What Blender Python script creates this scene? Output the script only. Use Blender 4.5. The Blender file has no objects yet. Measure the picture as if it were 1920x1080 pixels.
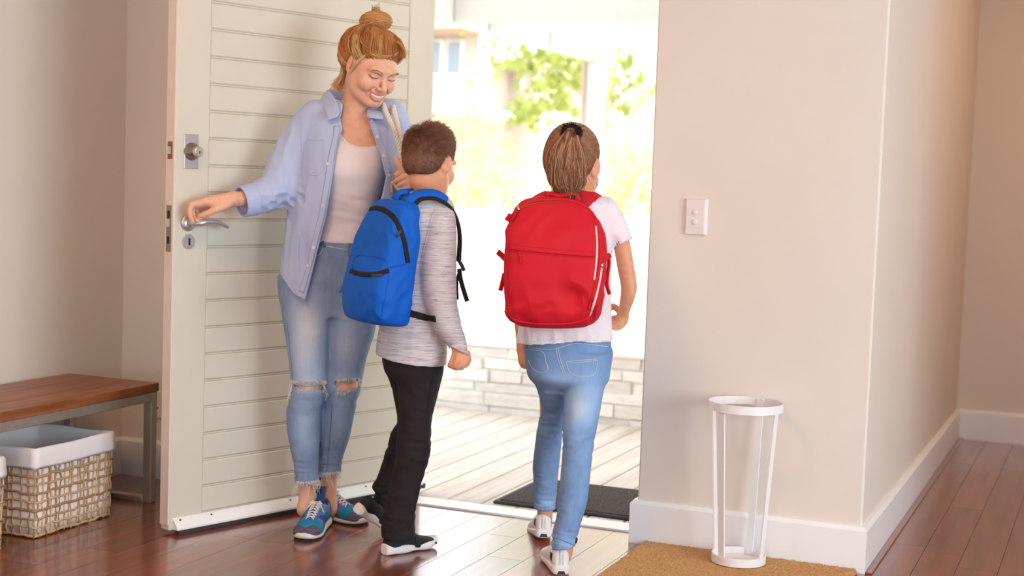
import bpy, math, random
import numpy as np
from mathutils import Matrix, Vector, Euler
from mathutils.bvhtree import BVHTree

# ------------------------------------------------------------------ camera, light, exposure
SC = bpy.context.scene
COL = SC.collection
F_PX = 2737.83
ROLL, PITCH, YAW = [math.radians(a) for a in (-2.02745, 4.29864, -22.58612)]
CAM = np.array([0.0, 0.0, 1.2])
FWD = np.array([math.sin(YAW)*math.cos(PITCH), math.cos(YAW)*math.cos(PITCH), -math.sin(PITCH)])
_r0 = np.array([math.cos(YAW), -math.sin(YAW), 0.0])
_d0 = np.cross(FWD, _r0)
RIGHT = _r0*math.cos(ROLL) + _d0*math.sin(ROLL)
DOWN = _d0*math.cos(ROLL) - _r0*math.sin(ROLL)
cam_data = bpy.data.cameras.new('camera')
cam = bpy.data.objects.new('camera', cam_data)
COL.objects.link(cam)
m = Matrix.Identity(4)
for i in range(3):
    m[i][0] = RIGHT[i]; m[i][1] = -DOWN[i]; m[i][2] = -FWD[i]; m[i][3] = CAM[i]
cam.matrix_world = m
cam_data.sensor_width = 36.0
cam_data.lens = F_PX/1920*36.0
cam_data.clip_start = 0.05
cam_data.clip_end = 300
cam_data.dof.use_dof = True
cam_data.dof.focus_distance = 4.65
cam_data.dof.aperture_fstop = 2.2
SC.camera = cam
SC.view_settings.view_transform = 'Standard'
SC.view_settings.look = 'None'
SC.view_settings.gamma = 1.0
SC.view_settings.use_curve_mapping = False
SC.view_settings.exposure = 0.12

world = bpy.data.worlds.new('hazy_bright_sky'); SC.world = world
world.use_nodes = True
bg = world.node_tree.nodes['Background']
bg.inputs[0].default_value = (0.93, 0.96, 1.0, 1); bg.inputs[1].default_value = 2.7

def lamp(name, kind, energy, loc=(0, 0, 0), aim=None, size=None, color=(1, 1, 1), angle=None):
    d = bpy.data.lights.new(name, kind); d.energy = energy; d.color = color
    if kind == 'AREA':
        d.shape = 'RECTANGLE'; d.size, d.size_y = size
    if angle is not None: d.angle = angle
    o = bpy.data.objects.new(name, d); COL.objects.link(o); o.location = loc
    if aim is not None:
        o.rotation_euler = (Vector(aim)-Vector(loc)).to_track_quat('-Z', 'Y').to_euler()
    return o
lamp('sun', 'SUN', 5.4, (2.0, -1.2, 9), (0, 0, 0), color=(1.0, 0.93, 0.82), angle=math.radians(3))
lamp('side_window_light', 'AREA', 118, (3.4, 1.8, 1.3), (-1.8, 3.4, 0.8), (2.6, 2.0), (0.73, 0.89, 1.0))
lamp('rear_window_light', 'AREA', 74, (-0.2, -2.8, 1.3), (-1.4, 4.4, 0.8), (3.2, 2.0), (0.73, 0.89, 1.0))
lamp('ceiling_lamp', 'AREA', 24, (-2.0, 2.2, 2.68), (-2.0, 2.2, 0), (0.5, 0.5), (1.0, 0.54, 0.26))
lamp('corridor_lamp', 'AREA', 16, (0.6, 6.3, 2.68), (0.6, 6.3, 0), (0.5, 0.5), (1.0, 0.60, 0.34))

# ------------------------------------------------------------------ small helpers
def px_ray(x, y):
    return (x-960)/F_PX*RIGHT + (y-540)/F_PX*DOWN + FWD
def on_plane(x, y, p, n):
    v = px_ray(x, y); n = np.asarray(n, float)
    return CAM + v*(((np.asarray(p, float)-CAM)@n)/(v@n))
def on_floor(x, y, z=0.0):
    return on_plane(x, y, (0, 0, z), (0, 0, 1))
def lin(r, g, b):
    f = lambda c: c/12.92 if c <= 0.04045 else ((c+0.055)/1.055)**2.4
    return (f(r/255), f(g/255), f(b/255), 1.0)

class NT:
    def __init__(s, name):
        s.m = bpy.data.materials.new(name); s.m.use_nodes = True
        s.t = s.m.node_tree; s.b = s.t.nodes['Principled BSDF']
    def n(s, typ, **kw):
        x = s.t.nodes.new(typ)
        for k, v in kw.items():
            if k.startswith('i_'):
                key = k[2:]; x.inputs[int(key) if key.isdigit() else key.replace('_', ' ')].default_value = v
            else: setattr(x, k, v)
        return x
    def l(s, a, b): s.t.links.new(a, b)
    def coord(s, scale=(1, 1, 1), kind='Object', rot=(0, 0, 0)):
        tc = s.n('ShaderNodeTexCoord'); mp = s.n('ShaderNodeMapping')
        mp.inputs['Scale'].default_value = scale; mp.inputs['Rotation'].default_value = rot
        s.l(tc.outputs[kind], mp.inputs[0]); return mp.outputs[0]
    def ramp(s, fac, stops):
        r = s.n('ShaderNodeValToRGB'); e = r.color_ramp.elements
        while len(e) < len(stops): e.new(0.5)
        for i, (p, c) in enumerate(stops): e[i].position = p; e[i].color = c
        s.l(fac, r.inputs[0]); return r.outputs[0]
    def noise(s, vec, scale, detail=3, rough=0.55):
        x = s.n('ShaderNodeTexNoise'); x.inputs['Scale'].default_value = scale
        x.inputs['Detail'].default_value = detail; x.inputs['Roughness'].default_value = rough
        s.l(vec, x.inputs['Vector']); return x.outputs[0]
    def bump(s, h, strength=0.2, dist=0.002):
        b = s.n('ShaderNodeBump'); b.inputs['Strength'].default_value = strength
        b.inputs['Distance'].default_value = dist
        s.l(h, b.inputs['Height']); s.l(b.outputs[0], s.b.inputs['Normal'])
    def mix(s, fac, a, b):
        x = s.n('ShaderNodeMix', data_type='RGBA')
        for sock, v in ((x.inputs[0], fac), (x.inputs[6], a), (x.inputs[7], b)):
            if isinstance(v, (tuple, float, int)): sock.default_value = v
            else: s.l(v, sock)
        return x.outputs[2]

def plain(name, col, rough=0.5, metal=0.0, var=0.06, scale=30, bump=0.0, spec=0.5):
    """a procedural colour with a slight mottling"""
    k = NT(name); c = np.array(col[:3])
    v = k.coord()
    n = k.noise(v, scale)
    k.l(k.ramp(n, [(0.3, (*(c*(1-var)), 1)), (0.7, (*np.minimum(c*(1+var), 1), 1))]), k.b.inputs['Base Color'])
    k.b.inputs['Roughness'].default_value = rough; k.b.inputs['Metallic'].default_value = metal
    k.b.inputs['Specular IOR Level'].default_value = spec
    if bump: k.bump(n, bump)
    return k.m

M = {}
M['wall'] = plain('wall_paint', lin(233, 223, 211), 0.7, var=0.015, scale=3, bump=0.02)
M['ceiling'] = plain('ceiling_paint', lin(240, 236, 230), 0.8, var=0.01)
M['trim'] = plain('white_gloss_trim', lin(246, 245, 246), 0.35, var=0.01, scale=5)
M['door'] = plain('grey_green_door_paint', lin(218, 213, 197), 0.42, var=0.02, scale=6, bump=0.03)
M['door_edge'] = plain('door_edge_paint', lin(228, 212, 200), 0.5, var=0.03, scale=20)
M['groove'] = plain('door_groove_paint', lin(190, 182, 160), 0.6, var=0.05)
M['steel'] = plain('brushed_steel', lin(206, 203, 199), 0.34, 0.75, var=0.05, scale=60)
M['steel_dark'] = plain('dark_steel', lin(150, 140, 132), 0.35, 1.0, var=0.05, scale=60)
M['white_metal'] = plain('white_powder_coat', lin(243, 241, 240), 0.4, var=0.01)
M['black'] = plain('matt_black', lin(22, 20, 20), 0.6, var=0.2)
M['rubber'] = plain('dark_rubber', lin(58, 56, 58), 0.7, var=0.2, scale=80)
M['bench_steel'] = plain('satin_bench_steel', lin(196, 188, 178), 0.38, 0.75, var=0.06, scale=40)
M['brass'] = plain('brown_metal', lin(150, 100, 70), 0.4, 0.7)
M['plastic_white'] = plain('white_plastic', lin(238, 228, 222), 0.35, var=0.01)
M['sky_white'] = plain('whitewashed_timber', lin(192, 191, 188), 0.6, var=0.02)
M['render_white'] = plain('white_render', lin(245, 243, 240), 0.8, var=0.02)

def wood(name, dark, light, scale, rough, rnd=0.5, along='y'):
    k = NT(name)
    oi = k.n('ShaderNodeObjectInfo')
    tc = k.n('ShaderNodeTexCoord')
    add = k.n('ShaderNodeVectorMath', operation='ADD')
    mul = k.n('ShaderNodeVectorMath', operation='MULTIPLY'); mul.inputs[1].default_value = (37.0, 91.0, 13.0)
    cmb = k.n('ShaderNodeCombineXYZ')
    for i in range(3): k.l(oi.outputs['Random'], cmb.inputs[i])
    k.l(cmb.outputs[0], mul.inputs[0]); k.l(mul.outputs[0], add.inputs[0]); k.l(tc.outputs['Object'], add.inputs[1])
    mp = k.n('ShaderNodeMapping')
    sc = {'y': (1, 0.09, 1), 'x': (0.09, 1, 1)}[along]
    mp.inputs['Scale'].default_value = tuple(scale*s for s in sc)
    k.l(add.outputs[0], mp.inputs[0])
    n = k.noise(mp.outputs[0], 1.0, 6, 0.62)
    base = k.ramp(n, [(0.28, dark), (0.72, light)])
    hs = k.n('ShaderNodeHueSaturation'); hs.inputs['Saturation'].default_value = 1.0
    mr = k.n('ShaderNodeMapRange'); mr.inputs['To Min'].default_value = 1-rnd; mr.inputs['To Max'].default_value = 1+rnd
    k.l(oi.outputs['Random'], mr.inputs['Value']); k.l(mr.outputs[0], hs.inputs['Value']); k.l(base, hs.inputs['Color'])
    k.l(hs.outputs[0], k.b.inputs['Base Color'])
    k.b.inputs['Roughness'].default_value = rough
    if rough < .3: k.b.inputs['Coat Weight'].default_value = 1.0; k.b.inputs['Coat Roughness'].default_value = .14
    k.bump(n, 0.06, 0.001)
    return k.m
M['floor_wood'] = wood('red_brown_floorboard', lin(98, 38, 20), lin(154, 74, 42), 26, 0.28, 0.24)
M['bench_wood'] = wood('oiled_bench_wood', lin(104, 54, 28), lin(172, 104, 62), 30, 0.35, 0.05)
M['deck_wood'] = wood('pale_weathered_deck_board', lin(196, 186, 178), lin(226, 220, 214), 22, 0.7, 0.06)

# ------------------------------------------------------------------ mesh helpers
def tag(o, label=None, cat=None, group=None, kind=None):
    for k, v in (('label', label), ('category', cat), ('group', group), ('kind', kind)):
        if v: o[k] = v
    return o

def link_mesh(name, me, mat=None, parent=None):
    o = bpy.data.objects.new(name, me); COL.objects.link(o)
    if mat is not None:
        if isinstance(mat, str): mat = M[mat]
        me.materials.append(mat)
    if parent is not None: o.parent = parent
    return o

def np_mesh(name, V, Fq, smooth=True):
    V = np.asarray(V, np.float32); Fq = np.asarray(Fq, np.int32)
    me = bpy.data.meshes.new(name)
    n, k = Fq.shape
    me.vertices.add(len(V)); me.vertices.foreach_set('co', V.ravel())
    me.loops.add(n*k); me.loops.foreach_set('vertex_index', Fq.ravel())
    me.polygons.add(n); me.polygons.foreach_set('loop_start', np.arange(0, n*k, k, dtype=np.int32))
    me.polygons.foreach_set('use_smooth', np.full(n, smooth))
    me.update(calc_edges=True); me.validate()
    return me

class MB:
    """collects simple shapes, then links them as ONE mesh object"""
    def __init__(s): s.v = []; s.f = []
    def add(s, V, Fs):
        o = len(s.v); s.v += [tuple(map(float, p)) for p in V]; s.f += [tuple(i+o for i in f) for f in Fs]; return s
    def box(s, lo, hi, M_=None, bev=0.0):
        (x0, y0, z0), (x1, y1, z1) = lo, hi
        if bev <= 0:
            V = [(x, y, z) for z in (z0, z1) for x, y in ((x0, y0), (x1, y0), (x1, y1), (x0, y1))]
            Fs = [(3, 2, 1, 0), (4, 5, 6, 7), (0, 1, 5, 4), (1, 2, 6, 5), (2, 3, 7, 6), (3, 0, 4, 7)]
        else:
            b = bev; V = []
            for sx in (0, 1):
                for sy in (0, 1):
                    for sz in (0, 1):
                        X = (x0, x1)[sx]; Y = (y0, y1)[sy]; Z = (z0, z1)[sz]
                        ix = b if sx == 0 else -b; iy = b if sy == 0 else -b; iz = b if sz == 0 else -b
                        V += [(X, Y+iy, Z+iz), (X+ix, Y, Z+iz), (X+ix, Y+iy, Z)]
            I = lambda sx, sy, sz, a: ((sx*4+sy*2+sz)*3+a)
            Fs = []
            for s_ in (0, 1):
                q = [I(s_, 0, 0, 0), I(s_, 1, 0, 0), I(s_, 1, 1, 0), I(s_, 0, 1, 0)]; Fs.append(q if s_ else q[::-1])
                q = [I(0, s_, 0, 1), I(1, s_, 0, 1), I(1, s_, 1, 1), I(0, s_, 1, 1)]; Fs.append(q[::-1] if s_ else q)
                q = [I(0, 0, s_, 2), I(1, 0, s_, 2), I(1, 1, s_, 2), I(0, 1, s_, 2)]; Fs.append(q if s_ else q[::-1])
            for a in (0, 1):
                for c in (0, 1):
                    Fs.append([I(0, a, c, 1), I(1, a, c, 1), I(1, a, c, 2), I(0, a, c, 2)])
                    Fs.append([I(a, 0, c, 0), I(a, 1, c, 0), I(a, 1, c, 2), I(a, 0, c, 2)])
                    Fs.append([I(a, c, 0, 0), I(a, c, 1, 0), I(a, c, 1, 1), I(a, c, 0, 1)])
                    for e in (0, 1): Fs.append([I(a, c, e, 0), I(a, c, e, 1), I(a, c, e, 2)])
        if M_ is not None: V = [tuple(M_ @ Vector(p)) for p in V]
        return s.add(V, Fs)
    def tube(s, pts, rad, n=8, cap=True, flat=None):
        """round tube along pts; flat=(normal, ratio) squashes it into a ribbon"""
        P = np.asarray(pts, float); N = len(P)
        R = np.full(N, rad) if np.isscalar(rad) else np.asarray(rad, float)
        T = np.gradient(P, axis=0); T /= np.linalg.norm(T, axis=1)[:, None]+1e-12
        u = np.cross(T[0], (0, 0, 1.0))
        if np.linalg.norm(u) < 0.1: u = np.cross(T[0], (1.0, 0, 0))
        V = []
        for i in range(N):
            if flat is not None:
                nn = np.asarray(flat[0], float)
                if nn.ndim == 2: nn = nn[i]
                nn = nn - (nn@T[i])*T[i]; nn /= np.linalg.norm(nn)+1e-9; u = np.cross(T[i], nn); w = nn*flat[1]
            else:
                u = u-(u@T[i])*T[i]; u /= np.linalg.norm(u); w = np.cross(T[i], u)
            for j in range(n):
                a = 2*math.pi*j/n
                V.append(P[i]+R[i]*(math.cos(a)*u+math.sin(a)*w))
        Fs = [(i*n+j, i*n+(j+1) % n, (i+1)*n+(j+1) % n, (i+1)*n+j) for i in range(N-1) for j in range(n)]
        if cap: Fs += [tuple(range(n))[::-1], tuple((N-1)*n+j for j in range(n))]
        return s.add(V, Fs)
    def disc(s, c, n_, r, h, seg=24, r2=None):
        """short cylinder from c along n_"""
        n_ = np.asarray(n_, float); n_ /= np.linalg.norm(n_)
        r2 = r if r2 is None else r2
        return s.tube([np.asarray(c, float), np.asarray(c, float)+n_*h], [r, r2], seg)
    def prism(s, poly, d):
        P = [np.asarray(p, float) for p in poly]; n = len(P); d = np.asarray(d, float)
        return s.add(P+[p+d for p in P], [tuple(range(n))[::-1], tuple(range(n, 2*n))]+[(i, (i+1) % n, n+(i+1) % n, n+i) for i in range(n)])
    def build(s, name, mat, parent=None, smooth=False, loc=None):
        me = bpy.data.meshes.new(name)
        V = s.v
        if loc is not None: V = [(p[0]-loc[0], p[1]-loc[1], p[2]-loc[2]) for p in V]
        me.from_pydata(V, [], s.f); me.update()
        bmx = __import__('bmesh').new(); bmx.from_mesh(me)
        __import__('bmesh').ops.recalc_face_normals(bmx, faces=bmx.faces); bmx.to_mesh(me); bmx.free()
        if smooth: me.polygons.foreach_set('use_smooth', [True]*len(me.polygons))
        o = link_mesh(name, me, mat, parent)
        if loc is not None: o.location = loc
        return o

def smooth_by_angle(o, deg=35):
    o.data.set_sharp_from_angle(angle=math.radians(deg)); return o

def empty(name, loc=(0, 0, 0), rz=0.0):
    o = bpy.data.objects.new(name, None); COL.objects.link(o)
    o.location = loc; o.rotation_euler = (0, 0, rz); o.empty_display_size = 0.1
    return o

def struct(name, mb, mat, parent=None):
    o = mb.build(name, mat, parent); o['kind'] = 'structure'; return o

def cr_pts(P, n=4):
    P = np.asarray(P, float); E = np.vstack([2*P[0]-P[1], P, 2*P[-1]-P[-2]]); t = (np.arange(n)/n)[:, None]; out = []
    for i in range(len(P)-1):
        a, b, c, d = E[i:i+4]; out.append(.5*(2*b+(c-a)*t+(2*a-5*b+4*c-d)*t*t+(d-a+3*b-3*c)*t**3))
    return np.vstack(out+[P[-1:]])
rng = np.random.default_rng(7); random.seed(7)

# ------------------------------------------------------------------ the room shell
WY, WX, BY, LX, CH = 4.62, -0.70, 7.45, -3.55, 2.7     # front wall, return wall, back wall, left wall, ceiling
JX, DLX, DTOP = -1.44, -2.63, 2.32                     # right jamb, left jamb, head of the doorway
floor = struct('floor', MB().box((-3.7, -3.1, -0.12), (3.6, 4.73, -0.012)).box((WX-.05, 4.6, -0.12), (3.6, BY+.05, -0.012)), 'floor_wood')
pw = 0.125; x = LX; ncol = 0
def lay_plank(x0, x1, y0, y1):
    l = (0.5*(x0+x1), 0.5*(y0+y1), -0.011)
    MB().box((x0+.0006, y0+.0006, -0.011), (x1-.0006, y1-.0006, 0.0), bev=0.0004).build('plank', 'floor_wood', floor, loc=l)
while x < 1.0:
    x1 = min(x+pw, 1.0); segs = []
    if x < WX-0.02: segs.append((2.3, 4.73))
    if x >= WX-0.12: segs.append((2.3 if x >= WX-0.02 else 4.73, BY))
    for (ya, yb) in segs:
        y = ya - rng.uniform(0, 0.9)
        while y < yb-0.02:
            L = rng.uniform(0.75, 1.9)
            if rng.random() < 0.18: L = rng.uniform(0.3, 0.5)
            y1 = y+L
            if yb-y1 < 0.25: y1 = yb
            lay_plank(x, x1, max(y, ya), min(y1, yb)); y = y1
    x = x1
struct('ceiling', MB().box((-3.7, -3.1, CH), (3.6, BY+.1, CH+.1)), 'ceiling')
struct('wall_left', MB().box((LX-.15, -3.1, -.1), (LX, WY+.1, CH)), 'wall')
struct('wall_front_left', MB().box((LX-.1, WY, -.1), (DLX, WY+.23, CH)), 'wall')
struct('wall_front_right', MB().box((JX, WY, -.1), (WX, WY+.23, CH), bev=0.006), 'wall')
struct('wall_return', MB().box((WX-.2, WY+.012, -.1), (WX-0.0005, BY+.1, CH), bev=0.004), 'wall')
struct('wall_back', MB().box((WX-.1, BY, -.1), (3.6, BY+.12, CH)), 'wall')
struct('trim_1', MB().box((DLX, WY, DTOP), (JX, WY+.23, CH)), 'wall')
struct('wall_right', MB().box((3.5, 3.3, -.1), (3.65, BY+.1, CH)).box((3.5, -3.1, -.1), (3.65, -0.8, CH)).box((3.5, -.8, -.1), (3.65, 3.3, .45)).box((3.5, -.8, 2.6), (3.65, 3.3, CH)), 'wall')
struct('wall_added_for_shade', MB().box((.95, WY, -.1), (3.5, WY+.2, CH)), 'wall')  # out of view, added to shade the far end of the recess
struct('wall_rear', MB().box((-3.7, -3.2, -.1), (3.65, -3.0, CH)), 'wall')
BH, BT = 0.145, 0.02
def skirting(name, mb_pts):
    """mb_pts: polyline of the wall line at floor level; the board stands on its left side"""
    P = [np.array(p, float) for p in mb_pts]
    prof = [(0, 0), (BT, 0), (BT, BH-.012), (BT-.010, BH), (0, BH)]
    rings = []
    for i, p in enumerate(P):
        def nrm(a, b):
            d = b-a; d /= np.linalg.norm(d); return np.array([-d[1], d[0]])
        ns = []
        if i > 0: ns.append(nrm(P[i-1], p))
        if i < len(P)-1: ns.append(nrm(p, P[i+1]))
        n = sum(ns); n = n/np.linalg.norm(n)/max(1e-6, np.linalg.norm(sum(ns))/len(ns)) if len(ns) > 1 else ns[0]
        rings.append([(p[0]+n[0]*o, p[1]+n[1]*o, h) for o, h in prof])
    mb = MB(); k = len(prof); V = [q for r in rings for q in r]
    Fs = [(i*k+j, i*k+(j+1) % k, (i+1)*k+(j+1) % k, (i+1)*k+j) for i in range(len(P)-1) for j in range(k)]
    Fs += [tuple(range(k)), tuple((len(P)-1)*k+j for j in range(k))[::-1]]
    mb.add(V, Fs); o = struct(name, mb, 'trim'); return o
skirting('baseboard_front_right', [(WX, 5.9), (WX, WY), (JX, WY), (JX, WY+.10)])
skirting('baseboard_return', [(WX, BY), (WX, 5.9)])
skirting('baseboard_back', [(3.5, BY), (WX, BY)])
skirting('baseboard_front_left', [(DLX-.02, WY), (LX, WY)])
skirting('baseboard_left', [(LX, WY), (LX, -3.0)])
struct('trim_2', MB().box((DLX, 4.731, -0.02), (JX, 4.842, 0.006), bev=0.003), 'trim')            # door sill
struct('trim_3', MB().box((DLX, WY+.08, 0.006), (DLX+.02, WY+.2, DTOP)), 'trim')                   # left jamb lining
# thin edging board along the return wall
floor_edge = MB().box((WX+BT+.001, WY-.02, 0.0), (WX+BT+.022, BY-BT, 0.006), bev=0.001)
struct('trim_4', floor_edge, 'floor_wood')

# ------------------------------------------------------------------ the pivot door, standing open
DANG = math.radians(71.17)
DO = on_floor(316.6, 1002.5)                            # bottom of the free edge, on the inside face
DS = np.array([math.cos(DANG), math.sin(DANG), 0]); DN = np.array([DS[1], -DS[0], 0])   # along the door, out of its face
DW, DT, DZ0, DZ1 = 1.165, 0.046, 0.012, 2.30
door = empty('door_1', DO, DANG); tag(door, kind='structure')
# local axes of the door: x along, -y out of the face, z up
def dloc(px, py):
    P = on_plane(px, py, DO, DN) - DO
    return P@DS, P[2]
ST0 = dloc(389.5, 415)[0]; DW = dloc(817.3, 0)[0]; ST1 = dloc(770.5, 0)[0]; print('door', ST0, ST1, DW)
struct('core', MB().box((0.002, 0.004, DZ0), (DW-.002, DT-.004, DZ1)), 'groove', door)
struct('stile', MB().box((0, 0, DZ0), (ST0, DT, DZ1), bev=0.003), 'door', door)
struct('stile', MB().box((ST1, 0, DZ0), (DW, DT, DZ1), bev=0.003), 'door', door)
struct('edge_strip', MB().box((-0.004, 0.003, 0.03), (0.0, DT, DZ1)), 'door_edge', door)
z0 = dloc(388, 463.5)[1]; pitch = 0.0886
k0 = math.ceil((z0-DZ0)/pitch); zz = z0 - k0*pitch
while zz < DZ1:
    a, b_ = max(zz+.0035, DZ0), min(zz+pitch-.0035, DZ1)
    if b_-a > 0.01:
        struct('board', MB().box((ST0+.0018, 0.0005, a), (ST1-.0018, DT-.0005, b_), bev=0.004), 'door', door)
        if zz > DZ0: struct('bead', MB().tube([(ST0+.002, 0.0042, zz), (ST1-.002, 0.0042, zz)], 0.0022, 6), 'door', door)
    zz += pitch
# weather strip along the bottom
ws = MB().prism([(0.012, 0.0, 0.052), (0.012, -0.012, 0.044), (0.012, -0.03, 0.022), (0.012, -0.03, 0.016), (0.012, 0.0, 0.016)], (DW-.03, 0, 0))
struct('weather_strip', ws, 'trim', door)
struct('weather_seal', MB().box((0.02, -0.027, 0.001), (DW-.002, -0.006, 0.018)), 'rubber', door)
for sx in (0.035, 0.16, 0.5, 0.86, 1.12):
    struct('screw', MB().disc((sx, -0.0115, 0.045), (0, -1, .5), 0.0035, 0.002, 10), 'brass', door)
# lever handle
hx, hz = dloc(352, 417.5)
hd = empty('lever_handle', (hx, 0, hz)); hd.parent = door; hd['kind'] = 'structure'
MB().disc((0, 0, 0), (0, -1, 0), 0.0285, 0.008, 32, 0.026).build('rosette', 'steel', hd, True)
lv = MB()
LP = cr_pts([(0, 0, 0), (0.0, -0.02, 0), (0.002, -0.036, 0), (0.010, -0.047, 0.001), (0.026, -0.052, 0.004), (0.045, -0.053, 0.0065), (0.068, -0.054, 0.006), (0.09, -0.054, 0.001), (0.112, -0.052, -0.006), (0.122, -0.051, -0.010)])
lv.tube(LP, np.interp(np.linspace(0, 1, len(LP)), [0, .25, .4, .6, 1], [.0105, .0110, .0125, .0115, .0085]), 16)
smooth_by_angle(lv.build('lever', 'steel', hd, True))
kx, kz = dloc(353, 453)
ke = empty('keyhole_escutcheon', (kx, 0, kz)); ke.parent = door; ke['kind'] = 'structure'
smooth_by_angle(MB().disc((0, 0, 0), (0, -1, 0), 0.0255, 0.006, 32, 0.023).build('rosette', 'steel', ke, True))
MB().disc((0, -.0058, .0075), (0, -1, 0), 0.0042, 0.0012, 14).box((-.0032, -.007, -.011), (.0032, -.0058, .006)).build('keyhole', 'black', ke)
bx_, bz = dloc(358, 284)
db = empty('deadbolt', (bx_, 0, bz)); db.parent = door; db['kind'] = 'structure'
MB().box((-.028, -.004, -.056), (.028, 0, .056), bev=.0015).build('plate', 'steel', db)
smooth_by_angle(MB().tube([(0, -.003, 0), (0, -.016, 0), (0, -.028, 0), (0, -.031, 0)], [.029, .026, .019, .017], 32).build('collar', 'steel_dark', db, True))
smooth_by_angle(MB().tube([(0, -.03, 0), (0, -.045, 0), (0, -.047, 0)], [.0165, .0165, .0145], 28).build('cylinder', 'steel', db, True))
MB().disc((0, -.047, -.001), (0, -1, 0), .0032, .0006, 10).box((-.0013, -.0476, -.008), (.0013, -.047, 0)).build('key_slot', 'brass', db)
# lock plates let into the edge
ez0, ez1 = dloc(316, 473)[1], dloc(317, 385)[1]
fp = MB().box((-.0062, .012, ez0), (-.004, .036, ez1)).build('lock_plate', 'steel_dark', door); fp['kind'] = 'structure'
for q, mt in ((0.25, 'black'), (0.62, 'steel'), (0.8, 'black')):
    zc = ez0+(ez1-ez0)*q
    o = MB().box((-.0068 if mt == 'black' else -.014, .018, zc-.012), (-.006, .03, zc+.012)).build('latch' if mt == 'steel' else 'slot', mt, fp)
sz0, sz1 = dloc(322, 298)[1], dloc(322, 265)[1]
o = MB().box((-.0055, .012, sz0), (-.004, .036, sz1)).build('strike_plate', 'brass', door)
MB().box((-.011, .018, .5*(sz0+sz1)-.012), (-.005, .029, .5*(sz0+sz1)+.012)).build('bolt', 'steel', o)

# ------------------------------------------------------------------ wall fittings
def wall_plate(name, cx, cz, w, h, y, label, cat):
    t = empty(name, (cx, y, cz)); tag(t, label, cat); return t
sw = wall_plate('light_switch', -1.282, 1.096, .077, .117, WY, 'white wall light switch with two round push buttons on the pale wall', 'light switch')
MB().add([(-.039, 0, -.059), (.039, 0, -.059), (.039, 0, .059), (-.039, 0, .059), (-.031, -.011, -.056), (.030, -.011, -.056), (.030, -.011, .056), (-.031, -.011, .056)],
         [(4, 5, 6, 7), (0, 1, 5, 4), (1, 2, 6, 5), (2, 3, 7, 6), (3, 0, 4, 7)]).build('plate', 'plastic_white', sw)
MB().box((-.029, -.0122, -.036), (.028, -.0105, .034), bev=.0005).build('insert', 'plastic_white', sw)
for zc in (.014, -.017):
    smooth_by_angle(MB().tube([(0, -.012, zc), (0, -.016, zc), (0, -.0172, zc)], [.0092, .0085, .006], 20).build('button', 'plastic_white', sw, True))
ol = wall_plate('wall_socket', -3.385, .285, .075, .105, WY, 'cream wall socket plate beside the free edge of the door', 'socket')
MB().box((-.04, -.01, -.053), (.055, 0, .053), bev=.003).build('plate', 'plastic_white', ol)
MB().disc((.012, -.0102, -.012), (0, -1, 0), .004, .0008, 10).build('pin_hole', 'black', ol)

# ------------------------------------------------------------------ bench
BTZ = 0.43
bfr = on_floor(295, 717, BTZ); bfl = on_floor(0, 772, BTZ)
bx1, by1 = 0.5*(bfr[0]+bfl[0])+.01, bfr[1]
bench = empty('bench', (LX+.24, by1-.7, 0)); tag(bench, 'low bench with red brown wooden slab top on square steel legs', 'bench')
BL = lambda p: (p[0]-(LX+.24), p[1]-(by1-.7), p[2])
bw0, bw1, bya, byb = LX+.025, bx1, by1-1.4, by1
def bbox(lo, hi, name, mat, bev=.002): return MB().box(BL(lo), BL(hi), bev=bev).build(name, mat, bench)
nb = 3
for i in range(nb):
    xa = bw0+(bw1-bw0)*i/nb; xb = bw0+(bw1-bw0)*(i+1)/nb
    bbox((xa+.0003, bya, BTZ-.031), (xb-.0003, byb, BTZ), 'top_board', 'bench_wood', .0015)
th = .034; zt = BTZ-.031
for (a, b2) in (((bw1-th-.004, bya+.003, zt-th), (bw1-.004, byb-.003, zt)), ((bw0+.004, bya+.003, zt-th), (bw0+th+.004, byb-.003, zt))):
    bbox(a, b2, 'rail', 'bench_steel')
for yy in (byb-.003-th, bya+.003):
    bbox((bw0+th+.004, yy, zt-th), (bw1-th-.004, yy+th, zt), 'cross_rail', 'bench_steel')
    bbox((bw0+th+.004, yy, 0.0), (bw1-th-.004, yy+th, .02), 'foot_bar', 'bench_steel')
    for xx in (bw1-th-.004, bw0+.004): bbox((xx, yy, 0.0), (xx+th, yy+th, zt-th), 'leg', 'bench_steel')

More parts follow.
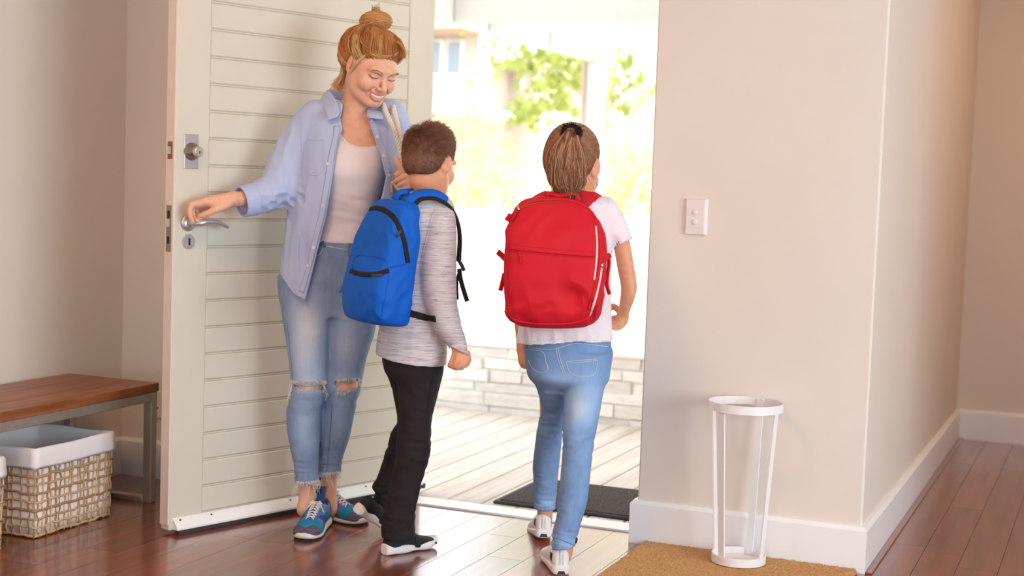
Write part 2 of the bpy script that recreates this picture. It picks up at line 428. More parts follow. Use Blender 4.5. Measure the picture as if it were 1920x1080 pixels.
# ------------------------------------------------------------------ wicker baskets
k = NT('pale_wicker_strand'); oi = k.n('ShaderNodeObjectInfo'); n = k.noise(k.coord((90, 90, 90)), 1, 3)
k.l(k.mix(oi.outputs['Random'], lin(168, 124, 82), lin(222, 186, 142)), k.b.inputs['Base Color']); k.b.inputs['Roughness'].default_value = .6; k.bump(n, .4, .002); M['wicker'] = k.m
k = NT('white_cotton_lining'); v = k.coord((1, 1, 1)); n = k.noise(v, 9, 3); k.b.inputs['Base Color'].default_value = lin(244, 240, 240); k.b.inputs['Roughness'].default_value = .85; k.bump(n, .35, .012); M['lining'] = k.m
def make_basket(x0, x1, y0, y1, H, label):
    cx, cy = .5*(x0+x1), .5*(y0+y1)
    t = empty('wicker_basket', (cx, cy, 0)); tag(t, label, 'basket', 'lined wicker baskets under the bench')
    hx_, hy_ = .5*(x1-x0), .5*(y1-y0)
    HW = .232
    corners = lambda s, z: [(-hx_*s, -hy_*s, z), (hx_*s, -hy_*s, z), (hx_*s, hy_*s, z), (-hx_*s, hy_*s, z)]
    sc_ = lambda z: .965+.035*z/HW
    # horizontal strands: open wavy hoops
    nrow = 9
    for i in range(nrow):
        z = .008+(HW-.012)*i/(nrow-1); c = corners(sc_(z), z); pts = []
        for e in range(4):
            a, b2 = np.array(c[e]), np.array(c[(e+1) % 4]); nn_ = 14
            for q in range(nn_):
                p = a+(b2-a)*q/nn_; out = np.array([p[0]/hx_, p[1]/hy_, 0]); out = np.array([np.sign(out[0])*(abs(out[0]) > .94), np.sign(out[1])*(abs(out[1]) > .94), 0])
                p = p+out*.0022*(1 if (q+i) % 2 else -1); p[2] += rng.normal(0, .0022); pts.append(p)
        pts.append(pts[0])
        MB().tube(pts, rng.uniform(.0030, .0042), 6, flat=((0, 0, 1), 1.25)).build('strand', 'wicker', t, True)
    for e, cnt in ((0, 12), (1, 19), (2, 12), (3, 19)):
        for q in range(cnt+(1 if e in (1,) else 0)):
            u = (q+.02)/cnt + rng.normal(0, .010); u = min(max(u, 0), 1); ln = rng.normal(0, .016); pts = []
            for j in range(10):
                z = .002+HW*j/9; c = corners(sc_(z), z); a, b2 = np.array(c[e]), np.array(c[(e+1) % 4])
                uu = u+ln*(j/9-.5)+rng.normal(0, .006); uu = min(max(uu, 0), 1)
                p = a+(b2-a)*uu; out = [(0, -1, 0), (1, 0, 0), (0, 1, 0), (-1, 0, 0)][e]
                p = p+np.array(out)*.0026*(1 if (j+q) % 2 else -1); pts.append(p)
            MB().tube(pts, rng.uniform(.0030, .0046), 6, flat=((0, 1, 0) if e in (0, 2) else (1, 0, 0), .6)).build('strand', 'wicker', t, True)
    # lining: outer fold-over band, the inside, and the cloth showing through the weave
    mb = MB(); ring = []
    seq = [(.955, .012), (.97, .06), (.975, .22), (.985, .235), (1.035, .225), (1.045, .235), (1.03, .265), (1.02, H-.006), (1.0, H), (.97, H-.004), (.95, H-.03), (.93, .15), (.9, .03)]
    NS = 16
    for (s_, z) in seq:
        for e in range(4):
            c = corners(s_, z); a, b2 = np.array(c[e]), np.array(c[(e+1) % 4])
            for q in range(NS):
                p = a+(b2-a)*q/NS; w = .0025*math.sin(q*1.9+e*2+z*60)+.002*math.sin(q*.7+z*25)
                ring.append((p[0]*(1+w), p[1]*(1+w), z+(.0014*math.sin(q*.55+e) if z > .2 else 0)))
    k_ = 4*NS
    mb.add(ring, [(i*k_+j, i*k_+(j+1) % k_, (i+1)*k_+(j+1) % k_, (i+1)*k_+j) for i in range(len(seq)-1) for j in range(k_)]+[tuple((len(seq)-1)*k_+j for j in range(k_)), tuple(range(k_))[::-1]])
    mb.build('lining', 'lining', t, True)
    return t
make_basket(-3.46, -3.13, 3.645, 4.03, .292, 'wicker basket with white cloth lining folded over the rim, wholly in view under the bench')
q = on_floor(5, 1031)
make_basket(q[0]-.33, q[0], q[1]-.385, q[1], .292, 'wicker basket of which only the corner shows at the picture edge')

# ------------------------------------------------------------------ umbrella stand and mats
us = empty('umbrella_stand', (-1.057, 4.485, 0.0175)); tag(us, 'white metal open umbrella stand on the tan coir mat by the wall', 'umbrella stand')
UH, R1, R0 = .51, .117, .0855
def ringmb(r, z0, z1, t, seg=56):
    V = []; 
    for rr, z in ((r, z0), (r, z1), (r-t, z1), (r-t, z0)):
        V += [(rr*math.cos(2*math.pi*i/seg), rr*math.sin(2*math.pi*i/seg), z) for i in range(seg)]
    Fs = [(a*seg+i, a*seg+(i+1) % seg, ((a+1) % 4)*seg+(i+1) % seg, ((a+1) % 4)*seg+i) for a in range(4) for i in range(seg)]
    return MB().add(V, Fs)
smooth_by_angle(ringmb(R1, UH-.026, UH, .004).build('top_ring', 'white_metal', us, True))
b = ringmb(R0, 0, .026, .004); b.disc((0, 0, .001), (0, 0, 1), R0-.002, .004, 56)
smooth_by_angle(b.build('base_dish', 'white_metal', us, True))
for a in (-17, 78, -118, 170):
    aa = math.radians(a); ca, sa = math.cos(aa), math.sin(aa)
    def bar(r, z, w=.0115, t=.0025):
        return [(ca*(r+dr)-sa*dw, sa*(r+dr)+ca*dw, z) for dr, dw in ((-t, -w), (t, -w), (t, w), (-t, w))]
    V = bar(R0-.007, .006)+bar(R1-.007, UH-.004)
    MB().add(V, [(0, 1, 2, 3)[::-1], (4, 5, 6, 7)]+[(i, (i+1) % 4, 4+(i+1) % 4, 4+i) for i in range(4)]).build('upright', 'white_metal', us)

k = NT('coir_fibre'); v = k.coord((1, 1, 1)); n = k.noise(v, 240, 4, .7); n2 = k.noise(v, 14, 3)
k.l(k.mix(n2, k.ramp(n, [(.3, lin(186, 128, 70)), (.7, lin(240, 190, 128))]), k.ramp(n, [(.3, lin(204, 146, 84)), (.7, lin(248, 204, 146))])), k.b.inputs['Base Color']); k.b.inputs['Roughness'].default_value = .95; k.bump(n, 1.0, .006); M['coir'] = k.m
mt = empty('coir_mat', (-1.05, 4.25, 0)); tag(mt, 'tan coir door mat lying along the white baseboard', 'mat')
MB().box((-.35, -.36, 0.0005), (.345, .345, .006), bev=.002).build('backing', 'rubber', mt)
gx, gy = 140, 140; X, Y = np.meshgrid(np.linspace(-.352, .347, gx), np.linspace(-.362, .347, gy)); Z = .0145+rng.uniform(-.0022, .0022, X.shape)
Z[0] = Z[-1] = .004; Z[:, 0] = Z[:, -1] = .004
V = np.stack([X+rng.normal(0, .0012, X.shape), Y+rng.normal(0, .0012, X.shape), Z], -1).reshape(-1, 3)
I = (np.arange(gy-1)[:, None]*gx+np.arange(gx-1)[None]).ravel(); me = np_mesh('coir_pile', V, np.stack([I, I+1, I+gx+1, I+gx], 1), False)
o = link_mesh('pile', me, 'coir', mt); o['kind'] = 'stuff'
# fibres standing up from the pile
nf = 9000; P = np.stack([rng.uniform(-.35, .345, nf), rng.uniform(-.36, .345, nf), np.full(nf, .013)], 1); T = rng.normal(0, .004, (nf, 3)); T[:, 2] = rng.uniform(.003, .007, nf)
Q = rng.normal(0, .0007, (nf, 3)); V = np.stack([P-Q, P+Q, P+T], 1).reshape(-1, 3); Fq = np.arange(nf*3).reshape(-1, 3)
o = link_mesh('fibre', np_mesh('coir_fibres', V, Fq, False), 'coir', mt); o['kind'] = 'stuff'

rm = empty('rubber_mat', (-1.66, 5.215, -.019)); tag(rm, 'dark grey ribbed doormat lying outside on the pale deck', 'mat')
MB().box((-.455, -.245, 0), (.45, .235, .012), bev=.004).build('border', 'rubber', rm)
k = NT('dark_ribbed_carpet'); v = k.coord((1, 1, 1)); n = k.noise(v, 120, 4, .7); k.l(k.ramp(n, [(.3, lin(52, 48, 50)), (.7, lin(112, 106, 106))]), k.b.inputs['Base Color']); k.b.inputs['Roughness'].default_value = .95; k.bump(n, 1, .004); M['ribbed'] = k.m
for i in range(30):
    yy = -.222+i*.0148
    MB().tube([(-.432, yy, .012), (.43, yy, .012)], .0066, 6).build('rib', 'ribbed', rm)

# ------------------------------------------------------------------ outside: deck, walls, pergola
deck = struct('deck_frame', MB().box((-5.2, 4.845, -.16), (-.9, 6.93, -.06)), plain('dark_deck_frame', lin(120, 112, 104), .9))  # darker frame that shows in the gaps between the boards
x = -5.1
while x < -1.0:
    l = (x+.07, 5.9, -.04)
    MB().box((x, 4.846, -.045), (x+.134, 6.925, -.019), bev=.003).build('deck_board', 'deck_wood', deck, loc=l)
    x += .1405
k = NT('pale_stacked_stone'); v = k.coord((3, 3, 9)); n = k.noise(v, 3.5, 5, .65); oi = k.n('ShaderNodeObjectInfo')
c = k.ramp(n, [(.3, lin(222, 218, 210)), (.7, lin(250, 248, 244))]); hs = k.n('ShaderNodeHueSaturation'); mr = k.n('ShaderNodeMapRange'); mr.inputs['To Min'].default_value = .82; mr.inputs['To Max'].default_value = 1.05
k.l(oi.outputs['Random'], mr.inputs[0]); k.l(mr.outputs[0], hs.inputs['Value']); k.l(c, hs.inputs['Color']); k.l(hs.outputs[0], k.b.inputs['Base Color']); k.b.inputs['Roughness'].default_value = .9; k.bump(n, .6, .01); M['stone'] = k.m
sw_ = empty('stone_wall', (-3.2, 6.93, -.1)); tag(sw_, 'low wall of stacked pale flat stones behind the deck', 'garden wall')
MB().box((-2.0, .022, 0), (2.2, .4, .43)).build('core', 'render_white', sw_)
z = 0.0; row = 0
while z < .42:
    h = [.062, .05, .07, .055, .065, .06, .06][row]; x = -2.0-rng.uniform(0, .3)
    while x < 2.2:
        L = min(rng.uniform(.16, .48), 2.24-x); d = rng.uniform(0, .015)
        mb = MB().box((x+.002, d, z+.002), (x+L-.002, .09, z+h-.002), bev=.005)
        mb.v = [(p[0]+rng.normal(0, .002), p[1]+rng.normal(0, .003), p[2]+rng.normal(0, .0022)) for p in mb.v]
        mb.build('stone', 'stone', sw_); x += L
    z += h; row += 1
MB().box((-2.0, -.01, z), (2.24, .5, z+.03), bev=.006).build('coping', 'render_white', sw_)
struct('ground', MB().box((-40, 7.3, -.3), (-.95, 60, .3)).box((-.95, BY+.2, -.3), (30, 60, .3)), plain('pale_dry_ground', lin(226, 218, 196), .95, var=.12, scale=2))
gw = empty('white_garden_wall', (-4.3, 8.8, .3)); tag(gw, 'plain white rendered garden wall beyond the low stone wall', 'garden wall')
MB().box((-2.6, 0, 0), (2.05, .2, .64), bev=.01).build('wall_body', 'render_white', gw)
MB().box((-2.62, -.02, .64), (2.07, .22, .68), bev=.008).build('coping', 'render_white', gw)
pp = on_plane(925, 405, (0, 8.75, 0), (0, 1, 0)); pq = on_plane(947, 560, (0, 8.75, 0), (0, 1, 0))
mbx = empty('meter_box', (.5*(pp[0]+pq[0]), 8.79, pq[2])); tag(mbx, 'pale blue grey box fixed to the white garden wall', 'box')
pale = plain('pale_blue_grey', lin(214, 222, 230), .6, var=.02)
hw_ = .5*abs(pq[0]-pp[0])+.03; hh = pp[2]-pq[2]
MB().box((-hw_, -.06, 0), (hw_, 0.0, hh), bev=.006).build('casing', pale, mbx); MB().box((-hw_+.015, -.066, .02), (hw_-.015, -.058, hh-.02), bev=.003).build('lid', pale, mbx)

# pergola: beam running outwards, rafters, a post
ZB = 2.1
pb0 = on_floor(822, 38, ZB); pb1 = on_floor(1225, 143, ZB); pxp = .5*(pb0[0]+pb1[0])
pg = empty('pergola', (pxp, 9.0, .3)); tag(pg, 'white timber pergola with cross beams on a slim post outside', 'pergola')
PL = lambda p: (p[0]-pxp, p[1]-9.0, p[2]-.3)
def pbox(lo, hi, nm, mat='sky_white'): return MB().box(PL(lo), PL(hi), bev=.006).build(nm, mat, pg)
pbox((pxp-.06, 6.3, ZB), (pxp, 10.95, ZB+.28), 'beam')
for (px_, py_) in ((932, 62), (1037, 92), (1188, 133), (848, 45)):
    yr = on_floor(px_, py_, ZB)[1]
    pbox((pxp+.001, yr, ZB+.01), (pxp+2.3, yr+.045, ZB+.22), 'rafter')
yp = on_floor(1108, 115, ZB)[1]
pbox((pxp-.075, yp, 0.3), (pxp+.045, yp+.12, ZB), 'post')
pbox((pxp-.1, yp-.03, 0.3), (pxp-.074, yp+.10, ZB-.0), 'post_cladding', plain('weathered_brown_timber', lin(170, 150, 138), .8))
pbox((pxp+2.3, 7.6, ZB), (pxp+2.36, 10.95, ZB+.28), 'beam')
pbox((pxp+2.28, 10.7, .3), (pxp+2.38, 10.82, ZB), 'post')

# neighbouring house, far behind
HYY = 19.0
def hp(px_, py_): return on_plane(px_, py_, (0, HYY, 0), (0, 1, 0))
hb = hp(760, 330); h1 = hp(948, 60)
house = empty('neighbouring_house', (hp(860, 300)[0], HYY, .3)); tag(house, 'pale two storey house with a railed balcony behind the garden', 'house')
HO = np.array([house.location[0], HYY, .3])
def hbox(pa, pb, y0, y1, nm, mat, par=None):
    a, b2 = hp(*pa)-HO, hp(*pb)-HO
    return MB().box((min(a[0], b2[0]), y0, min(a[2], b2[2])), (max(a[0], b2[0]), y1, max(a[2], b2[2])), bev=.01).build(nm, mat, par or house)
hwall = plain('pale_house_wall', lin(190, 180, 172), .8, var=.02); hglass = plain('house_window_glass', lin(140, 152, 166), .6); hbrown = plain('brown_soffit', lin(160, 132, 112), .8)
hbox((700, 20), (900, 420), .2, 4, 'wall_body', hwall)
hbox((895, 118), (948, 420), .9, 4, 'wing', hwall)
hbox((690, 36), (898, 57), -.5, 4.2, 'roof_edge', 'render_white'); hbox((690, 57), (896, 66), -.4, 4.0, 'soffit', hbrown)
hbox((893, 60), (958, 112), .1, 4.2, 'lower_roof', 'render_white'); hbox((896, 112), (956, 121), .25, 4.0, 'lower_soffit', hbrown)
for (a, b2, y) in (((828, 72), (856, 190), .18), ((792, 72), (818, 190), .18), ((922, 122), (936, 158), .88)):
    w_ = hbox(a, b2, y-.03, y+.04, 'window', 'render_white'); hbox((a[0]+3, a[1]+4), (b2[0]-3, b2[1]-4), y-.05, y, 'pane', hglass, w_)
hbox((700, 206), (944, 222), -1.3, .9, 'balcony_slab', 'render_white'); hbox((740, 219), (893, 227), -1.25, .8, 'balcony_soffit', hbrown)
hbox((700, 151), (942, 156), -1.28, -1.2, 'handrail', 'render_white')
for i in range(30):
    xx = 760+i*6.2
    hbox((xx, 155), (xx+1.6, 207), -1.26, -1.23, 'baluster', hwall)

# trees and shrubs
def leafmat(name, a, b):
    k = NT(name); oi = k.n('ShaderNodeObjectInfo'); n = k.noise(k.coord((1, 1, 1)), 6, 2)
    k.l(k.mix(n, a, b), k.b.inputs['Base Color']); k.b.inputs['Roughness'].default_value = .5
    tr = k.n('ShaderNodeBsdfTranslucent'); tr.inputs[0].default_value = (b[0]*1.2, b[1]*1.2, b[2], 1)
    ms = k.n('ShaderNodeMixShader'); ms.inputs[0].default_value = .45
    out = k.t.nodes['Material Output']; k.l(k.b.outputs[0], ms.inputs[1]); k.l(tr.outputs[0], ms.inputs[2]); k.l(ms.outputs[0], out.inputs[0]); return k.m
M['leaf'] = leafmat('fresh_green_leaf', lin(82, 106, 44), lin(158, 166, 92))
M['leaf_yellow'] = leafmat('yellow_green_leaf', lin(186, 184, 140), lin(216, 210, 182))
M['bark'] = plain('pale_bark', lin(196, 178, 160), .9, var=.2, scale=12, bump=.4)
def leaf_shape(s=1.0):
    pts = [(0, -.5), (.22, -.34), (.46, -.28), (.3, -.02), (.44, .2), (.2, .22), (0, .55), (-.2, .22), (-.44, .2), (-.3, -.02), (-.46, -.28), (-.22, -.34)]
    V = [(0, 0, .06*s)]+[(x*s, y*s, -.05*s*(abs(x)+abs(y))) for x, y in pts]; n = len(pts)
    return np.array(V), [(0, i+1, (i+1) % n+1) for i in range(n)]
def leaf_cloud(name, centres, sizes, mat, parent):
    V0, F0 = leaf_shape(); V0 = V0; F0 = np.array(F0); VV = []; FF = []
    for i, (c, s) in enumerate(zip(centres, sizes)):
        R = np.array(Euler(rng.uniform(-1.2, 1.2, 3)+np.array([1.2, 0, 0])).to_matrix())
        VV.append((V0*s)@R.T+c); FF.append(F0+len(V0)*i)
    o = link_mesh(name, np_mesh(name, np.concatenate(VV), np.concatenate(FF), False), mat, parent); o['kind'] = 'stuff'; return o
TY = 12.5
def tp(px_, py_, y=TY): return on_plane(px_, py_, (0, y, 0), (0, 1, 0))
tb = tp(1150, 420); tree = empty('leafy_tree', (tb[0], TY, .3)); tag(tree, 'slender tree with broad green leaves behind the white post', 'tree')
TO = np.array([tb[0], TY, .3])
for pts, r_ in (([(1150, 440), (1148, 330), (1140, 220), (1150, 120), (1145, 20)], [.06, .058, .05, .04, .02]), ([(1150, 400), (1170, 290), (1190, 200), (1215, 120)], [.045, .04, .032, .02]), ([(1142, 240), (1090, 170), (1040, 130), (985, 110)], [.06, .05, .035, .02]), ([(1040, 130), (1000, 170), (980, 210)], [.02, .015, .01]), ([(1190, 200), (1240, 170), (1290, 160)], [.04, .03, .02])):
    P = [tp(*q)-TO for q in pts]; MB().tube(P, r_, 10).build('branch', 'bark', tree, True)
LV, LF = leaf_shape()
leafme = bpy.data.meshes.new('leaf'); leafme.from_pydata([tuple(v) for v in LV], [], LF); leafme.materials.append(M['leaf'])
spots = [((1000, 110), 60, 34, 75), ((1060, 130), 52, 45, 80), ((1040, 185), 45, 32, 55), ((985, 215), 22, 24, 34), ((1175, 165), 55, 55, 60), ((1195, 215), 38, 26, 35), ((1150, 120), 60, 40, 45), ((1085, 210), 24, 26, 26)]
big = []
for (c, sx, sy, nn_) in spots:
    for _ in range(nn_):
        px_, py_ = c[0]+rng.normal(0, sx*.62), c[1]+rng.normal(0, sy*.6); big.append(tp(px_, py_, TY+rng.normal(0, .35))-TO)
big = big[:300]
for p in big:
    o = bpy.data.objects.new('leaf', leafme); COL.objects.link(o); o.parent = tree; o.location = p
    s_ = rng.uniform(.07, .135); o.scale = (s_, s_, s_); o.rotation_euler = rng.uniform(-1.2, 1.2, 3)+np.array([1.3, 0, 0])
cs = [tp(1120+rng.normal(0, 110), 60+rng.normal(0, 60), TY+rng.normal(0, .6))-TO for _ in range(260)]
leaf_cloud('leaves', cs, rng.uniform(.06, .11, 260), 'leaf', tree)
def shrub(name, px_, py_, y, hw, hh, n, size, mat, label):
    c = on_plane(px_, py_, (0, y, 0), (0, 1, 0)); t = empty(name, (c[0], y, .3)); tag(t, label, 'shrub')
    P = rng.normal(0, 1, (n, 3)); P /= np.linalg.norm(P, axis=1)[:, None]; P *= rng.uniform(.4, 1, (n, 1))**.5
    P = P*np.array([hw, hw*.7, hh])+np.array([0, 0, c[2]-.3]); P = P[P[:, 2] > .02]
    leaf_cloud('foliage', P, rng.uniform(.7, 1.2, len(P))*size, mat, t)
    mb = MB()
    for i in range(7):
        e = np.array([rng.normal(0, hw*.4), rng.normal(0, hw*.3), c[2]-.3+rng.uniform(0, hh*.5)]); mb.tube([(0, 0, 0), e*.5+np.array([.02, 0, .05]), e], [.02, .012, .006], 6)
    mb.build('stem', 'bark', t)
shrub('garden_shrub', 868, 300, 12.2, .55, .5, 420, .09, 'leaf_yellow', 'pale yellow green shrub behind the boy\'s head')
shrub('garden_shrub', 940, 365, 14.5, 1.1, .35, 420, .09, 'leaf_yellow', 'low dry pale shrub between the two children')
shrub('garden_shrub', 1195, 480, 9.6, .34, .75, 800, .07, 'leaf_yellow', 'tall yellow green shrub beside the jamb at the end of the white wall')
shrub('garden_shrub', 1150, 330, 17.8, .8, .8, 300, .09, 'leaf_yellow', 'pale hazy shrub behind the tree trunks')

# ------------------------------------------------------------------ implicit-surface modelling (bodies, clothes, bags)
BIG = 1.0
def cr(P, n=6):
    """Catmull-Rom resampling of rows"""
    P = np.asarray(P, float); N = len(P)
    if N < 3: 
        t = np.linspace(0, 1, n+1)[:, None]; return P[0]+(P[-1]-P[0])*t
    E = np.vstack([2*P[0]-P[1], P, 2*P[-1]-P[-2]]); out = []
    for i in range(N-1):
        p0, p1, p2, p3 = E[i:i+4]
        for t in np.arange(n)/n:
            out.append(.5*(2*p1+(p2-p0)*t+(2*p0-5*p1+4*p2-p3)*t*t+(3*p1-p0-3*p2+p3)*t**3))
    out.append(P[-1]); return np.array(out)
def smin(a, b, k):
    if k <= 0: return np.minimum(a, b)
    h = np.maximum(k-np.abs(a-b), 0)/k
    return np.minimum(a, b)-h*h*k*.25
def smax(a, b, k): return -smin(-a, -b, k)

class Tube:
    def __init__(s, pts, rad, sc=(1, 1, 1), n=5):
        P = np.asarray(pts, float); R = np.full(len(P), rad) if np.isscalar(rad) else np.asarray(rad, float)
        A = cr(np.column_stack([P, R]), n); s.P, s.R = A[:, :3], A[:, 3]; s.sc = np.asarray(sc, float)
        m_ = s.R.max()*s.sc.max(); s.lo = s.P.min(0)-m_; s.hi = s.P.max(0)+m_
    def ev(s, Q):
        sc = s.sc; Qs = [Q[i]/sc[i] for i in range(3)]; P = s.P/sc; d = None
        for i in range(len(P)-1):
            a, b = P[i], P[i+1]; ab = b-a; L = ab@ab+1e-12
            t = np.clip(((Qs[0]-a[0])*ab[0]+(Qs[1]-a[1])*ab[1]+(Qs[2]-a[2])*ab[2])/L, 0, 1)
            q = np.sqrt((Qs[0]-a[0]-t*ab[0])**2+(Qs[1]-a[1]-t*ab[1])**2+(Qs[2]-a[2]-t*ab[2])**2)-(s.R[i]+t*(s.R[i+1]-s.R[i]))
            d = q if d is None else np.minimum(d, q)
        return d*sc.min()
class Ell:
    def __init__(s, c, r, R=None):
        s.c = np.asarray(c, float); s.r = np.asarray(r, float); s.R = None if R is None else np.asarray(R, float)
        m_ = s.r if R is None else np.full(3, s.r.max()); s.lo = s.c-m_; s.hi = s.c+m_
    def ev(s, Q):
        x = [Q[i]-s.c[i] for i in range(3)]
        if s.R is not None: x = [s.R[0, i]*x[0]+s.R[1, i]*x[1]+s.R[2, i]*x[2] for i in range(3)]
        k0 = np.sqrt(sum((x[i]/s.r[i])**2 for i in range(3))); k1 = np.sqrt(sum((x[i]/s.r[i]**2)**2 for i in range(3)))
        return k0*(k0-1)/(k1+1e-9)
class Box:
    def __init__(s, c, h, R=None, rd=0.0):
        s.c = np.asarray(c, float); s.h = np.asarray(h, float)-rd; s.rd = rd; s.R = None if R is None else np.asarray(R, float)
        m_ = s.h+rd if R is None else np.full(3, np.linalg.norm(s.h)+rd); s.lo = s.c-m_; s.hi = s.c+m_
    def ev(s, Q):
        x = [Q[i]-s.c[i] for i in range(3)]
        if s.R is not None: x = [s.R[0, i]*x[0]+s.R[1, i]*x[1]+s.R[2, i]*x[2] for i in range(3)]
        q = [np.abs(x[i])-s.h[i] for i in range(3)]
        return np.sqrt(sum(np.maximum(v, 0)**2 for v in q))+np.minimum(np.maximum(q[0], np.maximum(q[1], q[2])), 0)-s.rd
class Loft:
    """stack of rounded sections: rows (z, cx, cy, a, bf, bb, n) in a local frame (o, R); bf is the half depth towards -y"""
    def __init__(s, rows, o=(0, 0, 0), R=None, cap=.004):
        A = np.asarray(rows, float); 
        if A[0, 0] > A[-1, 0]: A = A[::-1]
        s.A = cr(A, 6); s.o = np.asarray(o, float); s.R = np.eye(3) if R is None else np.asarray(R, float); s.cap = cap
        A = s.A; c = []
        for r in A:
            for sx in (-1, 1):
                for sy in (-r[4], r[5]): c.append(s.o+s.R@np.array([r[1]+sx*r[3], r[2]+sy, r[0]]))
        c = np.array(c); s.lo = c.min(0); s.hi = c.max(0)
    def ev(s, Q):
        x = [Q[i]-s.o[i] for i in range(3)]
        x = [s.R[0, i]*x[0]+s.R[1, i]*x[1]+s.R[2, i]*x[2] for i in range(3)]
        A = s.A; z = x[2]; g = lambda j: np.interp(z, A[:, 0], A[:, j])
        a = g(3); dy = x[1]-g(2); b = np.where(dy < 0, g(4), g(5)); n = g(6); dx = np.abs(x[0]-g(1))/a; dy = np.abs(dy)/b
        r = (dx**n+dy**n+1e-12)**(1/n)
        d = (r-1)*np.minimum(a, b)
        return smax(smax(d, A[0, 0]-z, s.cap), z-A[-1, 0], s.cap)
class Grp:
    def __init__(s, items, k=0.0):
        s.it = items; s.k = k; s.lo = np.min([i.lo for i in items], 0); s.hi = np.max([i.hi for i in items], 0)
    def ev(s, Q):
        d = s.it[0].ev(Q)
        for i in s.it[1:]: d = smin(d, i.ev(Q), s.k)
        return d
class Fn:
    def __init__(s, f, lo, hi): s.f = f; s.lo = np.asarray(lo, float); s.hi = np.asarray(hi, float)
    def ev(s, Q): return s.f(Q)
class Off:
    def __init__(s, it, off): s.it = it; s.off = off; s.lo = it.lo-off; s.hi = it.hi+off
    def ev(s, Q): return s.it.ev(Q)-s.off
class Fld:
    def __init__(s, ops): s.ops = ops; A = [o[1] for o in ops if o[0] == 'add']; s.lo = np.min([i.lo for i in A], 0); s.hi = np.max([i.hi for i in A], 0)
    def ev(s, Q):
        D = np.full(np.broadcast(*Q).shape, BIG, np.float32); Q = [np.broadcast_to(q, D.shape) for q in Q]
        for op, it, k in s.ops:
            if op == 'disp': D = D+it(Q); continue
            v = it.ev(Q); D = smin(D, v, k) if op == 'add' else smax(D, -v if op == 'sub' else v, k)
        return D
    def grid(s, h, lo=None, hi=None, pad=.012):
        lo = np.asarray(s.lo-pad if lo is None else lo, float); hi = np.asarray(s.hi+pad if hi is None else hi, float)
        n = np.maximum(np.ceil((hi-lo)/h).astype(int)+1, 3); ax = [(lo[i]+h*np.arange(n[i])).astype(np.float32) for i in range(3)]
        D = np.full(n, BIG, np.float32)
        for op, it, k in s.ops:
            if op == 'disp':
                Q = np.meshgrid(*ax, indexing='ij', sparse=True)
                m_ = np.abs(D) < .07
                idx = np.nonzero(m_); D[m_] += it([ax[i][idx[i]] for i in range(3)]); continue
            if op == 'int': sl = [slice(0, n[i]) for i in range(3)]
            else:
                mg = .02+k; sl = []
                for i in range(3):
                    a = max(int((it.lo[i]-mg-lo[i])/h), 0); b = min(int((it.hi[i]+mg-lo[i])/h)+2, n[i]); sl.append(slice(a, b))
                if any(q.stop <= q.start for q in sl): continue
            Q = np.meshgrid(*[ax[i][sl[i]] for i in range(3)], indexing='ij', sparse=True)
            v = it.ev(Q).astype(np.float32); sl = tuple(sl)
            D[sl] = smin(D[sl], v, k) if op == 'add' else smax(D[sl], -v if op == 'sub' else v, k)
        return D, lo
def snet(D, lo, h, relax=1):
    S = D < 0; n = np.array(D.shape); c = n-1
    cnt = np.zeros(c, np.int8)
    for i in (0, 1):
        for j in (0, 1):
            for k in (0, 1): cnt += S[i:c[0]+i, j:c[1]+j, k:c[2]+k]
    act = np.argwhere((cnt > 0) & (cnt < 8)); I = np.full(c, -1, np.int32); I[tuple(act.T)] = np.arange(len(act))
    off = np.array([(i, j, k) for i in (0, 1) for j in (0, 1) for k in (0, 1)])
    vals = np.stack([D[act[:, 0]+o[0], act[:, 1]+o[1], act[:, 2]+o[2]] for o in off], 1)
    acc = np.zeros((len(act), 3)); w = np.zeros(len(act))
    for a in range(8):
        for b in range(a+1, 8):
            if np.abs(off[a]-off[b]).sum() != 1: continue
            va, vb = vals[:, a], vals[:, b]; m_ = (va < 0) != (vb < 0)
            t = np.where(m_, va/(va-vb+1e-20), 0)[:, None]; p = off[a]+t*(off[b]-off[a])
            acc += np.where(m_[:, None], p, 0); w += m_
    V = lo+h*(act+acc/w[:, None]); Fs = []
    for ax in range(3):
        u, v = [(1, 2), (2, 0), (0, 1)][ax]
        s0 = [slice(None)]*3; s1 = [slice(None)]*3; s0[ax] = slice(0, n[ax]-1); s1[ax] = slice(1, n[ax])
        E = S[tuple(s0)] != S[tuple(s1)]; e = np.argwhere(E)
        e = e[(e[:, u] > 0) & (e[:, v] > 0) & (e[:, u] < c[u]) & (e[:, v] < c[v])]
        if not len(e): continue
        def at_(du, dv):
            q = e.copy(); q[:, u] += du; q[:, v] += dv; return I[tuple(q.T)]
        q = np.stack([at_(-1, -1), at_(0, -1), at_(0, 0), at_(-1, 0)], 1); ins = S[tuple(e.T)]
        q[~ins] = q[~ins][:, ::-1]; Fs.append(q)
    Fq = np.concatenate(Fs)
    for _ in range(relax):
        A = np.zeros_like(V); N = np.zeros(len(V))
        for i in range(4):
            a, b = Fq[:, i], Fq[:, (i+1) % 4]
            for q in (a, b):
                o_ = b if q is a else a
                A += np.stack([np.bincount(q, V[o_, j], len(V)) for j in range(3)], 1); N += np.bincount(q, minlength=len(V))
        V = .5*V+.5*A/np.maximum(N, 1)[:, None]
    return V, Fq
def sdf_mesh(name, fld, h, mat, parent=None, regions=None, relax=1, attr=None):
    VV, FF, o = [], [], 0
    for (lo, hi, hh) in (regions or [(None, None, h)]):
        D, l = fld.grid(hh, lo, hi); V, Fq = snet(D, l, hh, relax); VV.append(V); FF.append(Fq+o); o += len(V)
    V = np.concatenate(VV); me = np_mesh(name, V, np.concatenate(FF))
    if attr is not None and len(me.vertices) == len(V):
        a = me.attributes.new('tint', 'FLOAT', 'POINT'); a.data.foreach_set('value', attr(V).astype(np.float32))
    return link_mesh(name, me, mat, parent)
